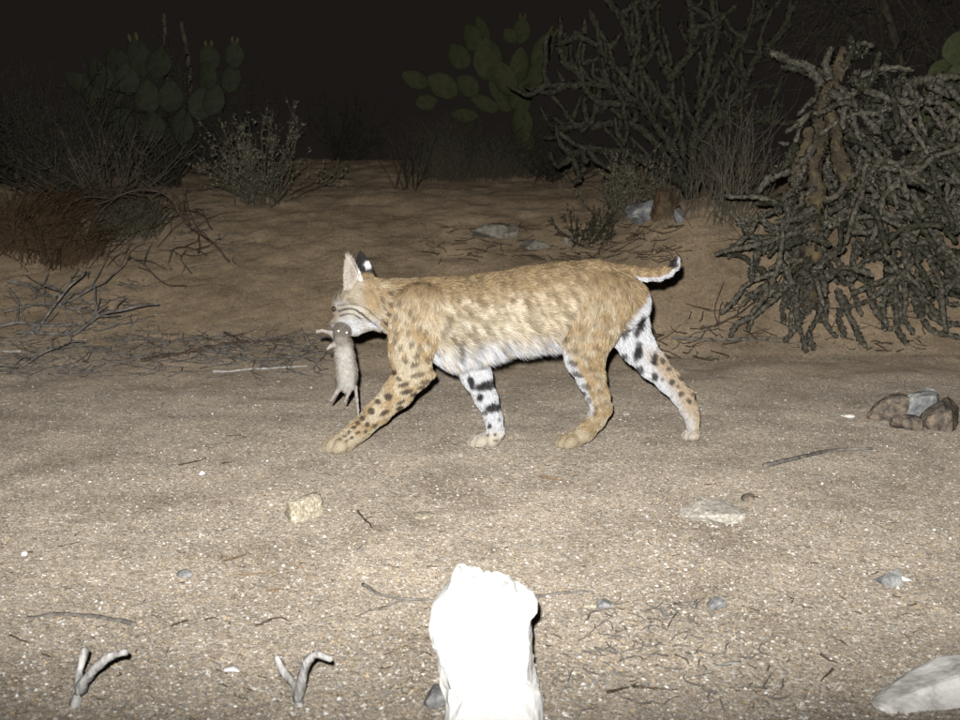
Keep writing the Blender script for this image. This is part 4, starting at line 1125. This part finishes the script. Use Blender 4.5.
pL = [(u / 3, v / 3, L / 3, w / 3, a) for (u, v, L, w, a) in [(340, 182, 88, 80, -20), (413, 172, 108, 78, -12), (476, 188, 84, 80, 15), (385, 242, 84, 76, 5), (300, 226, 92, 78, -20), (235, 250, 84, 62, -50), (290, 300, 80, 72, -30), (340, 268, 80, 70, 0), (630, 172, 74, 62, -5), (705, 162, 78, 56, 10), (620, 228, 84, 66, 0),
      (690, 230, 84, 60, 8), (440, 290, 90, 74, 0), (520, 290, 90, 74, 15), (600, 310, 90, 74, 10), (360, 360, 95, 76, -10), (450, 380, 95, 76, 0), (545, 380, 95, 76, 10), (640, 300, 84, 66, 20)]]
prickly("grey-green prickly pear cactus rising behind the shrubs at the upper left", bL, pL, 7.6, m_padB, 6, .2, fruit=(1, 8, 9))
bR = np.array([W(945, 230, 5.6)[0], 5.6, 0.0]); bR[2] = float(zground(bR[0], bR[1]))
pR = [(640 + u / 3, v / 3, L / 3, w / 3, a) for (u, v, L, w, a) in [(905, 206, 84, 50, 55), (948, 145, 90, 70, 10), (960, 235, 100, 80, 10), (890, 300, 105, 85, -30), (940, 330, 110, 90, 10), (850, 340, 90, 70, -50), (960, 430, 120, 90, 0), (910, 400, 110, 80, -20)]]
prickly("prickly pear pads at the right edge behind the tangled cholla", bR, pR, 5.6, m_padA, 8, .12)

# ---------------------------------------------------------------- cholla cactus
m_cholla = noisy_mat("cholla_stem_living", (.026, .026, .017), (.10, .093, .06), 60, .9, 1.0, bdist=.012, c3=(.053, .051, .034))
m_chollad = noisy_mat("cholla_stem_grey", (.042, .038, .028), (.205, .185, .14), 60, .9, 1.0, bdist=.010, c3=(.10, .09, .068))
m_bark = noisy_mat("cholla_trunk_wood", (.035, .03, .023), (.15, .115, .06), 14, .9, 1.0, bdist=.02, c3=(.07, .056, .036))
m_spine = noisy_mat("cholla_spines", (.12, .115, .09), (.26, .25, .2), 60, .7, 0)
def spiny(mb, P, R, rg, per=9, L=.012):
    for i in range(1, len(P)):
        for q in range(per):
            t = rg.uniform(); p = P[i - 1] * (1 - t) + P[i] * t; r = R[i]
            ax = P[i] - P[i - 1]; d = rg.normal(size=3); d -= ax * (d @ ax) / (ax @ ax + 1e-9); d = unit(d)
            a = p + d * r * .85; s = np.cross(d, unit(ax)) * .0011
            for w in range(2):
                e = a + unit(d + rg.normal(0, .5, 3)) * L * rg.uniform(.5, 1.3)
                mb.add([a - s, a + s, e], [[0, 1, 2]])
def stem(root, base, pts, r0, r1, mat, seed, name="branch", step=.010, spines=None, amp=.014, sides=8, bump=.26):
    P0 = np.asarray(pts, float); L = np.linalg.norm(np.diff(P0, axis=0), axis=1).sum()
    n = max(6, int(L / step)); P = wob(resample(P0, n), amp, seed, 11)
    R = np.linspace(r0, r1, n) * (1 + .16 * np.sin(np.linspace(0, L / .11 * math.pi, n)) + .2 * (vnoise(P * 25, seed) - .5))
    R[0] *= .8; R[-1] *= .6
    mb = MB(); mb.tube(P, R, sides, bump, seed)
    o = mb.build(name, mat, root, base)
    if spines is not None: spiny(spines, P[::2], R[::2], np.random.RandomState(seed), 5)
    return P
# tangled heap on the right
YH = 4.85
bH = on_ground(838, 322); bH = np.array([W(835, 320, YH)[0], YH, 0.0]); bH[2] = float(zground(bH[0], bH[1]))
heap = thing("cholla", "big tangled heap of drooping grey cholla stems at the right edge", "cactus", bH)
def z6(*uv): return [(680 + u / 3.43, 160 + v / 3.43) for u, v in uv]
def z5(*uv): return [(640 + u / 3.0, v / 3.0) for u, v in uv]
rgc = np.random.RandomState(12)
spH = MB()
HEAP = [z6((415, 240), (350, 265), (275, 290), (200, 300), (125, 330)), z6((275, 290), (260, 350), (245, 415)), z6((285, 285), (240, 250), (195, 200)), z6((420, 240), (350, 235), (290, 210), (268, 175)), z6((420, 440), (340, 462), (270, 465), (228, 448)),
        z6((430, 260), (400, 300), (385, 360), (345, 430), (320, 480), (270, 530), (200, 570), (163, 605)), z6((470, 470), (430, 520), (400, 560), (360, 625)), z6((490, 490), (470, 540), (445, 600), (455, 660)), z6((490, 480), (492, 530), (520, 590), (530, 640)),
        z6((540, 450), (570, 520), (610, 590), (640, 652)), z6((735, 470), (740, 500), (750, 570), (780, 640)), z6((800, 480), (820, 540), (860, 590), (955, 622)), z6((815, 440), (830, 480), (860, 530), (935, 572)), z6((610, 290), (605, 340), (590, 412)),
        z6((940, 430), (850, 410), (760, 400), (680, 430), (590, 460)), z6((800, 100), (830, 180), (860, 250), (900, 290), (960, 335)), z6((860, 305), (780, 370), (720, 440), (690, 500)), z6((480, 150), (540, 110), (600, 40), (620, 0)), z6((590, 130), (650, 60), (695, -5)),
        z6((700, 320), (640, 350), (560, 380), (500, 400)), z6((760, 460), (770, 540), (800, 600)), z6((720, 460), (700, 500), (700, 565)), z6((560, 290), (520, 330), (460, 410), (415, 380)), z6((372, 445), (355, 500), (358, 562)), z6((430, 520), (420, 570), (405, 640)),
        z6((330, 190), (370, 120), (400, 90), (430, 40)), z6((460, 160), (400, 200), (330, 215)), z6((640, 200), (690, 260), (700, 330)), z6((540, 220), (600, 250), (680, 240)), z6((480, 250), (500, 310), (470, 360)), z6((840, 330), (800, 300), (740, 290)),
        z6((820, 540), (900, 560), (960, 570)), z6((660, 470), (690, 540), (690, 610)), z6((560, 470), (545, 540), (560, 600)), z6((870, 450), (900, 480), (960, 500)), z6((640, 130), (700, 180), (760, 200)), z6((880, 200), (930, 150), (965, 110)),
        z6((920, 400), (945, 350), (960, 330)), z6((450, 420), (420, 480), (350, 500)), z6((600, 360), (650, 400), (660, 450))]
for k, pp in enumerate(HEAP):
    dy = np.linspace(rgc.uniform(-.05, .06), rgc.uniform(-.34, -.12), len(pp))
    q = np.array([W(a, b, YH + d) for (a, b), d in zip(pp, dy)])
    q[:, 2] = np.maximum(q[:, 2], zground(q[:, 0], q[:, 1]) + .012)
    stem(heap, bH, q, .0150 * rgc.uniform(.8, 1.2), .0105, m_chollad, 100 + k, spines=spH)
UP = [z5((550, 250), (500, 195), (440, 170), (395, 150)), z5((545, 215), (480, 205), (425, 200)), z5((650, 260), (700, 230), (722, 160)), z5((600, 260), (660, 330), (722, 405)), z5((700, 300), (745, 270), (782, 240)), z5((720, 405), (790, 340), (842, 290)),
      z5((570, 240), (560, 190), (580, 140)), z5((620, 200), (640, 150), (628, 110)), z5((640, 170), (665, 160), (678, 150)), z5((560, 270), (600, 300), (610, 380)), z5((640, 230), (690, 290), (700, 380)), z5((590, 420), (640, 470), (660, 540)), z5((520, 430), (480, 490), (450, 520)),
      z5((760, 330), (770, 260), (790, 220)), z5((660, 420), (720, 460), (730, 520)), z5((440, 500), (380, 540), (350, 580)), z5((470, 430), (440, 490), (390, 510)), z5((800, 420), (860, 380), (930, 340)), z5((780, 400), (830, 450), (920, 470)), z5((850, 480), (900, 520), (960, 560))]
for k, pp in enumerate(UP):
    dy = np.linspace(0, rgc.uniform(-.2, .12), len(pp))
    q = np.array([W(a, b, YH + d) for (a, b), d in zip(pp, dy)])
    stem(heap, bH, q, .0185 * rgc.uniform(.85, 1.15), .013, m_cholla if k % 3 else m_chollad, 200 + k, spines=spH)
# trunk: broken, bark peeling
tr = [z5((520, 600), (525, 520), (540, 420), (550, 340), (572, 265), (600, 200), (618, 140))]
q = np.array([W(a, b, YH + .03) for (a, b) in tr[0]]); q[0, 2] = bH[2] - .02
stem(heap, bH, q, .046, .022, m_bark, 301, "trunk", .009, None, .018, 16, .20)
q = np.array([W(a, b, YH - .04) for (a, b) in z5((620, 560), (600, 470), (590, 400), (575, 330))]); stem(heap, bH, q, .034, .022, m_bark, 302, "trunk", .009, None, .018, 16, .20)
q = np.array([W(a, b, YH + .0) for (a, b) in z5((470, 560), (480, 480), (500, 430), (520, 380))]); stem(heap, bH, q, .030, .020, m_bark, 303, "trunk", .009, None, .018, 16, .20)
# filling stems inside the tangle
for k in range(290):
    cx = rgc.uniform(775, 985); cy = rgc.uniform(165, 300) if k % 5 > 1 else rgc.uniform(70, 185)
    if cx < 815 and cy < 190: cx += 60
    Y0 = YH + rgc.uniform(-.22, .25)
    if 798 < cx < 858 and cy < 215: Y0 = YH + rgc.uniform(.12, .3)
    p = W(cx, cy, Y0); out = unit(np.array([(cx - 850) / 130 + rgc.normal(0, .6), rgc.normal(-.5, .6), rgc.normal(-.15, .5)]))
    L = rgc.uniform(.16, .34)
    q = np.array([p, p + out * L * .5 + np.array([0, 0, .01]), p + out * L + np.array([0, 0, -.10 * rgc.uniform()])])
    q[:, 2] = np.maximum(q[:, 2], zground(q[:, 0], q[:, 1]) + .01)
    stem(heap, bH, q, .0145 * rgc.uniform(.7, 1.2), .010, m_chollad if k % 3 else m_cholla, 400 + k, spines=spH if k % 2 else None, sides=7)
o = spH.build("spines", m_spine, heap, bH, False); o["kind"] = "stuff"

# branching cholla further back
YB = 6.6
bB = np.array([W(690, 200, YB)[0], YB, 0.0]); bB[2] = float(zground(bB[0], bB[1]))
tree = thing("cholla", "tall branching cholla behind the right bank, fanning out of the frame top", "cactus", bB)
spB = MB(); rgb = np.random.RandomState(5)
MAIN = [[(690, 205), (672, 150), (640, 100), (610, 60), (575, 30)], [(690, 205), (680, 140), (668, 80), (650, 30), (640, -20)], [(690, 205), (695, 140), (705, 80), (715, 30), (712, -20)], [(690, 205), (705, 150), (735, 95), (760, 55), (790, 28)],
        [(680, 170), (640, 130), (600, 124), (550, 128)], [(684, 185), (640, 158), (600, 150), (568, 156)], [(675, 150), (630, 95), (590, 84), (540, 86)], [(690, 150), (720, 110), (748, 118), (775, 122)], [(672, 110), (640, 70), (630, 30), (600, -10)], [(705, 80), (735, 50), (760, 10), (770, -20)],
        [(668, 80), (690, 50), (690, 10), (680, -20)], [(640, 100), (600, 100), (575, 70), (560, 60)]]
for k, pp in enumerate(MAIN):
    dy = np.linspace(0, rgb.uniform(-.35, .35), len(pp))
    q = np.array([W(a, b, YB + d) for (a, b), d in zip(pp, dy)])
    P = stem(tree, bB, q, .026, .016, m_cholla, 600 + k, spines=spB, step=.018)
    for j in range(13):
        i = rgb.randint(len(P) // 4, len(P) - 1); p = P[i]; ax = unit(P[min(i + 1, len(P) - 1)] - P[i - 1])
        d = unit(ax * .6 + rgb.normal(0, .75, 3) + np.array([0, 0, .35])); L = rgb.uniform(.10, .30)
        q = np.array([p, p + d * L * .5 + rgb.normal(0, .02, 3), p + d * L + np.array([0, 0, .05])])
        stem(tree, bB, q, .016, .012, m_cholla, 700 + k * 16 + j, spines=spB if j % 2 else None, step=.018, sides=7)
o = spB.build("spines", m_spine, tree, bB, False); o["kind"] = "stuff"

# ---------------------------------------------------------------- shrubs, grass, bare trees
def grow_shrub(root, base, n, H, Rr, seed, m_st, m_lf, leaf=.012, lw=.006, per=16, r=.004, forks=5, curve=.15, tiltmin=.1, tiltmax=1.0, upturn=.4, stem_name="stem", zero=.06, flen=.35, lean=(0, 0)):
    rg = np.random.RandomState(seed); st = MB(); lf = MB()
    for k in range(n):
        a = rg.uniform(0, 2 * math.pi); ti = rg.uniform(tiltmin, tiltmax)
        d = np.array([math.sin(ti) * math.cos(a) * Rr / H + lean[0], math.sin(ti) * math.sin(a) * Rr / H + lean[1], math.cos(ti)])
        L = H * rg.uniform(.6, 1.1)
        p0 = base + np.array([rg.normal(0, zero), rg.normal(0, zero), 0]); p0[2] = float(zground(p0[0], p0[1])) - .01
        q = np.array([p0, p0 + d * L * .4 + rg.normal(0, curve * .15 * L, 3), p0 + d * L * .75 + np.array([0, 0, upturn * .1 * L]) + rg.normal(0, curve * .2 * L, 3), p0 + d * L + np.array([0, 0, upturn * .25 * L])])
        P = resample(q, 12); P[:, 2] = np.maximum(P[:, 2], zground(P[:, 0], P[:, 1]) - .01 + .01 * np.arange(12) / 12)
        st.tube(P, np.linspace(r, r * .3, 12), 4, cap=False)
        tw = [P[5:]]
        for j in range(forks):
            i = rg.randint(3, 11); dd = unit(unit(P[i + 1] - P[i]) + rg.normal(0, .55, 3)); l2 = L * flen * rg.uniform(.4, 1.1)
            Q = resample([P[i], P[i] + dd * l2 * .5 + rg.normal(0, .012, 3), P[i] + dd * l2 + np.array([0, 0, .12 * l2])], 6)
            st.tube(Q, np.linspace(r * .5, r * .2, 6), 3, cap=False); tw.append(Q)
        if m_lf is not None:
            for Q in tw:
                for j in range(per):
                    t = rg.uniform(.1, 1) * (len(Q) - 1); i = min(int(t), len(Q) - 2); p = Q[i] + (Q[i + 1] - Q[i]) * (t - i)
                    dd = unit(unit(Q[i + 1] - Q[i]) * .6 + rg.normal(0, .8, 3))
                    lf.leaf(p, dd, unit(rg.normal(size=3)), leaf * rg.uniform(.6, 1.4), lw * rg.uniform(.7, 1.3))
    st.build(stem_name, m_st, root, base)
    if m_lf is not None:
        lf.build("foliage", m_lf, root, base)
m_twg = noisy_mat("shrub_twig", (.056, .049, .036), (.13, .113, .082), 40, .85, .3)
m_twd = noisy_mat("dark_shrub_twig", (.026, .023, .016), (.062, .054, .038), 40, .85, .3)
m_lfp = noisy_mat("pale_leaf", (.095, .092, .06), (.18, .17, .115), 60, .7, 0)
m_lfg = noisy_mat("dull_leaf", (.026, .028, .018), (.05, .05, .032), 60, .7, 0)
m_lfr = noisy_mat("rusty_grass_blade", (.052, .034, .019), (.10, .068, .038), 40, .75, 0)
m_straw = noisy_mat("dry_grass_blade", (.05, .045, .03), (.095, .085, .058), 40, .75, 0)
def shrub(label, px, py, n, hpx, wpx, seed, m_st, m_lf, Y=None, name="shrub", cat="shrub", **kw):
    b = on_ground(px, py) if Y is None else np.array([W(px, py, Y)[0], Y, float(zground(W(px, py, Y)[0], Y))])
    s = 1 / scale_at(b[1])
    root = thing(name, label, cat, b)
    grow_shrub(root, b, n, hpx * s, wpx * s, seed, m_st, m_lf, **kw)
    return root
shrub("pale small-leaved shrub standing alone on the left slope", 262, 205, 46, 82, 82, 1, m_twg, m_lfp, leaf=.020, lw=.009, per=7, forks=6, tiltmax=1.25, r=.0042)
shrub("large dark leafy shrub in front of the upper left prickly pear", 168, 186, 70, 120, 90, 2, m_twd, m_lfg, leaf=.022, lw=.010, per=9, forks=7, tiltmax=1.1, r=.006)
shrub("dark twiggy shrub at the left edge below the prickly pear", 60, 195, 70, 110, 120, 3, m_twd, m_lfg, leaf=.018, lw=.008, per=5, forks=7, tiltmax=1.2, r=.006)
shrub("sparse bare shrub between the two dark shrubs on the left", 110, 205, 50, 70, 110, 4, m_twg, None, forks=7, tiltmax=1.35, r=.0045)
shrub("small-leaved twiggy shrub beside the blue-grey block on the bank", 632, 216, 34, 62, 44, 5, m_twg, m_lfp, leaf=.014, lw=.007, per=5, forks=7, tiltmax=1.0, r=.003)
shrub("bare brush of thin upright twigs left of the tangled cholla", 735, 222, 46, 105, 70, 6, m_twg, None, forks=6, tiltmax=.95, r=.0035, upturn=.1, lean=(.05, 0))
shrub("thin bare twigs rising behind the narrow grey stone on the bank", 690, 216, 20, 66, 36, 7, m_twg, None, forks=4, tiltmax=.8, r=.003)
shrub("small leafy sprig on the slope above the bobcat's rump", 592, 245, 22, 34, 40, 8, m_twd, m_lfg, leaf=.014, lw=.007, per=5, forks=5, tiltmax=1.3, r=.0025)
shrub("sparse bare twig bush on the dark crest left of the centre prickly pear", 408, 190, 12, 58, 40, 9, m_twd, None, forks=5, tiltmax=.9, r=.003)
shrub("dark low bush under the centre prickly pear", 555, 172, 44, 62, 70, 10, m_twd, m_lfg, Y=8.4, leaf=.02, lw=.008, per=4, forks=6, tiltmax=1.2, r=.004)
def grass(label, px, py, n, hpx, wpx, seed, mat, Y=None, lean=(0, 0)):
    b = on_ground(px, py) if Y is None else np.array([W(px, py, Y)[0], Y, float(zground(W(px, py, Y)[0], Y))])
    s = 1 / scale_at(b[1]); rg = np.random.RandomState(seed); mb = MB(); H = hpx * s; Rr = wpx * s
    for k in range(n):
        p = b + np.array([rg.normal(0, Rr * .25), rg.normal(0, Rr * .2), 0]); p[2] = float(zground(p[0], p[1])) - .005
        a = rg.uniform(0, 2 * math.pi); o = Rr * rg.uniform(.1, .8); h = H * rg.uniform(.5, 1.1)
        e = p + np.array([math.cos(a) * o + lean[0] * h, math.sin(a) * o + lean[1] * h, h]); mth = (p + e) / 2 + np.array([0, 0, h * .18])
        mb.tube(resample([p, mth, e - np.array([0, 0, h * .25 * rg.uniform()])], 6), np.linspace(.0028, .0007, 6), 3, cap=False)
    o = mb.build("grass_tuft", mat, None, b); return tag(o, label, "grass")
grass("rust-brown dry grass tuft at the left edge of the slope", 25, 248, 520, 62, 95, 1, m_lfr, lean=(.3, -.1))
grass("second rust-brown grass tuft, lower right of the left edge tuft", 68, 262, 260, 40, 70, 2, m_lfr, lean=(.3, -.1))
grass("grey-yellow grass clump under the centre prickly pear's left pads", 452, 176, 420, 62, 62, 3, m_straw, Y=8.6)
grass("faint dry grass clump right under the centre prickly pear", 505, 172, 300, 50, 60, 4, m_straw, Y=8.7)
grass("dry grass clump among the dead twigs on the left slope", 128, 235, 200, 40, 70, 5, m_straw, lean=(.3, 0))
# leafless tree with hanging wiry twigs, top right
bT = np.array([W(905, 200, 6.3)[0], 6.3, 0.0]); bT[2] = float(zground(bT[0], bT[1]))
wt = thing("bare_tree", "leafless wiry tree hanging over the upper right corner", "tree", bT)
rgt = np.random.RandomState(3); mtk = MB(); mcr = MB()
q = [bT - np.array([0, 0, .03]), W(912, 140, 6.3), W(900, 60, 6.35), W(880, -10, 6.4), W(860, -60, 6.4)]
PT = resample(q, 20); mtk.tube(PT, np.linspace(.035, .016, 20), 8); mtk.build("trunk", m_twd, wt, bT)
for k in range(70):
    i = rgt.randint(9, 20); p = PT[i]
    e = W(rgt.uniform(760, 985), rgt.uniform(-50, 105), 6.3 + rgt.uniform(-.55, .55))
    m1 = (p + e) / 2 + np.array([0, 0, rgt.uniform(.02, .16)]); Q = wob(resample([p, m1, e], 14), .02, k, 7)
    mcr.tube(Q, np.linspace(.007, .0022, 14), 4, cap=False)
    for j in range(8):
        ii = rgt.randint(4, 13); d = unit(unit(Q[ii + 1] - Q[ii]) + rgt.normal(0, .6, 3)); l2 = rgt.uniform(.08, .3)
        mcr.tube(resample([Q[ii], Q[ii] + d * l2 * .5, Q[ii] + d * l2 + rgt.normal(0, .03, 3)], 5), np.linspace(.003, .001, 5), 3, cap=False)
mcr.build("crown", m_twd, wt, bT)
# two dead stalks in the dark at the upper left
for (x0, x1, lab, sd) in ((166, 163, "left of two thin dead stalks standing in the dark above the left cactus", 1), (189, 181, "right of two thin dead stalks in the dark, leaning left above the left cactus", 2)):
    Y = 9.2; b = np.array([W(x0, 150, Y)[0], Y, 0.0]); b[2] = float(zground(b[0], b[1]))
    mb = MB(); P = wob(resample([b, W(x0, 70, Y), W(x1, 8 + sd * 6, Y)], 16), .012, sd, 6); mb.tube(P, np.linspace(.030, .018, 16), 7)
    tag(mb.build("dead_stalk", m_twg, None, b), lab, "stalk")
for (px, Y, lab, sd, r) in ((345, 10.0, "faint dark bush beyond the crest left of the centre prickly pear", 21, 60), (232, 8.6, "faint dark bush behind the pale shrub", 22, 90), (10, 8.2, "dark bush at the far left edge, furthest back", 23, 100)):
    shrub(lab, px, 160, 40, r * .95, r, sd, m_twd, m_lfg, Y=Y, leaf=.022, lw=.01, per=5, forks=6, tiltmax=1.2, r=.006)

# ---------------------------------------------------------------- loose grit on the track
rgp = np.random.RandomState(77)
def grit(name, label, n, pyr, smin, smax, seed):
    rg = np.random.RandomState(seed)
    px = rg.uniform(-60, 1020, n); py = pyr[0] + (pyr[1] - pyr[0]) * rg.uniform(0, 1, n) ** .8
    dx, dy, dz = raydir(px, py); t = -CAM_H / dz; x, y = dx * t, dy * t
    k = y < 5.0; x, y = x[k], y[k]; n = len(x)
    z = zground(x, y)
    base = np.array([[1, 0, 0], [0, 1, 0], [-1, 0, 0], [0, -1, 0], [0, 0, 1], [0, 0, -1]], float)
    fc = np.array([[0, 1, 4], [1, 2, 4], [2, 3, 4], [3, 0, 4], [1, 0, 5], [2, 1, 5], [3, 2, 5], [0, 3, 5]])
    s = smin * (smax / smin) ** (rg.uniform(0, 1, n) ** 3.2)
    a = rg.uniform(0, 6.28, n)
    V = base[None] * (1 + rg.uniform(-.35, .35, (n, 6, 1))) * s[:, None, None] * np.array([1, .8, .62]) + rg.normal(0, .12, (n, 6, 3)) * s[:, None, None]
    ca, sa = np.cos(a)[:, None], np.sin(a)[:, None]
    V = np.stack([V[..., 0] * ca - V[..., 1] * sa, V[..., 0] * sa + V[..., 1] * ca, V[..., 2]], -1) + np.stack([x, y, z + s * .25], -1)[:, None, :]
    Fc = (np.arange(n)[:, None, None] * 6 + fc).reshape(-1, 3)
    pal = np.array([(.46, .43, .37), (.30, .265, .21), (.34, .26, .16), (.22, .19, .15), (.20, .19, .18), (.64, .62, .59), (.22, .17, .11), (.36, .32, .26)])
    c = pal[rg.choice(8, n, p=[.14, .22, .12, .17, .12, .03, .07, .13])] * rg.uniform(.75, 1.2, (n, 1))
    o = mesh_obj(name, V.reshape(-1, 3), Fc, m_grit, None, False, np.repeat(c, 6, 0))
    tag(o, label, "gravel"); o["kind"] = "stuff"
m_grit = tint_mat("grit", .7, .3, .2, 400)
grit("gravel", "coarse pale grit scattered over the track sand", 90000, (372, 760), .0009, .0050, 1)

def slope_grit(n, seed):
    rg = np.random.RandomState(seed)
    y = 4.4 + 4.6 * rg.uniform(0, 1, n) ** 1.6; x = rg.uniform(-.46, .46, n) * y; z = zground(x, y)
    base = np.array([[1, 0, 0], [0, 1, 0], [-1, 0, 0], [0, -1, 0], [0, 0, 1], [0, 0, -1]], float)
    fc = np.array([[0, 1, 4], [1, 2, 4], [2, 3, 4], [3, 0, 4], [1, 0, 5], [2, 1, 5], [3, 2, 5], [0, 3, 5]])
    s = .0016 * 4.0 ** (rg.uniform(0, 1, n) ** 3.0)
    V = base[None] * (1 + rg.uniform(-.35, .35, (n, 6, 1))) * s[:, None, None] * np.array([1, .9, .7]) + np.stack([x, y, z + s * .2], -1)[:, None, :]
    Fc = (np.arange(n)[:, None, None] * 6 + fc).reshape(-1, 3)
    pal = np.array([(.26, .23, .19), (.15, .115, .08), (.20, .15, .10), (.11, .085, .06), (.17, .155, .135), (.30, .28, .25)])
    c = pal[rg.choice(6, n, p=[.10, .28, .28, .18, .12, .04])] * rg.uniform(.75, 1.25, (n, 1))
    o = mesh_obj("gravel", V.reshape(-1, 3), Fc, m_grit, None, False, np.repeat(c, 6, 0))
    tag(o, "brown crumbs of soil and small stones strewn over the bank", "gravel"); o["kind"] = "stuff"
slope_grit(45000, 5)
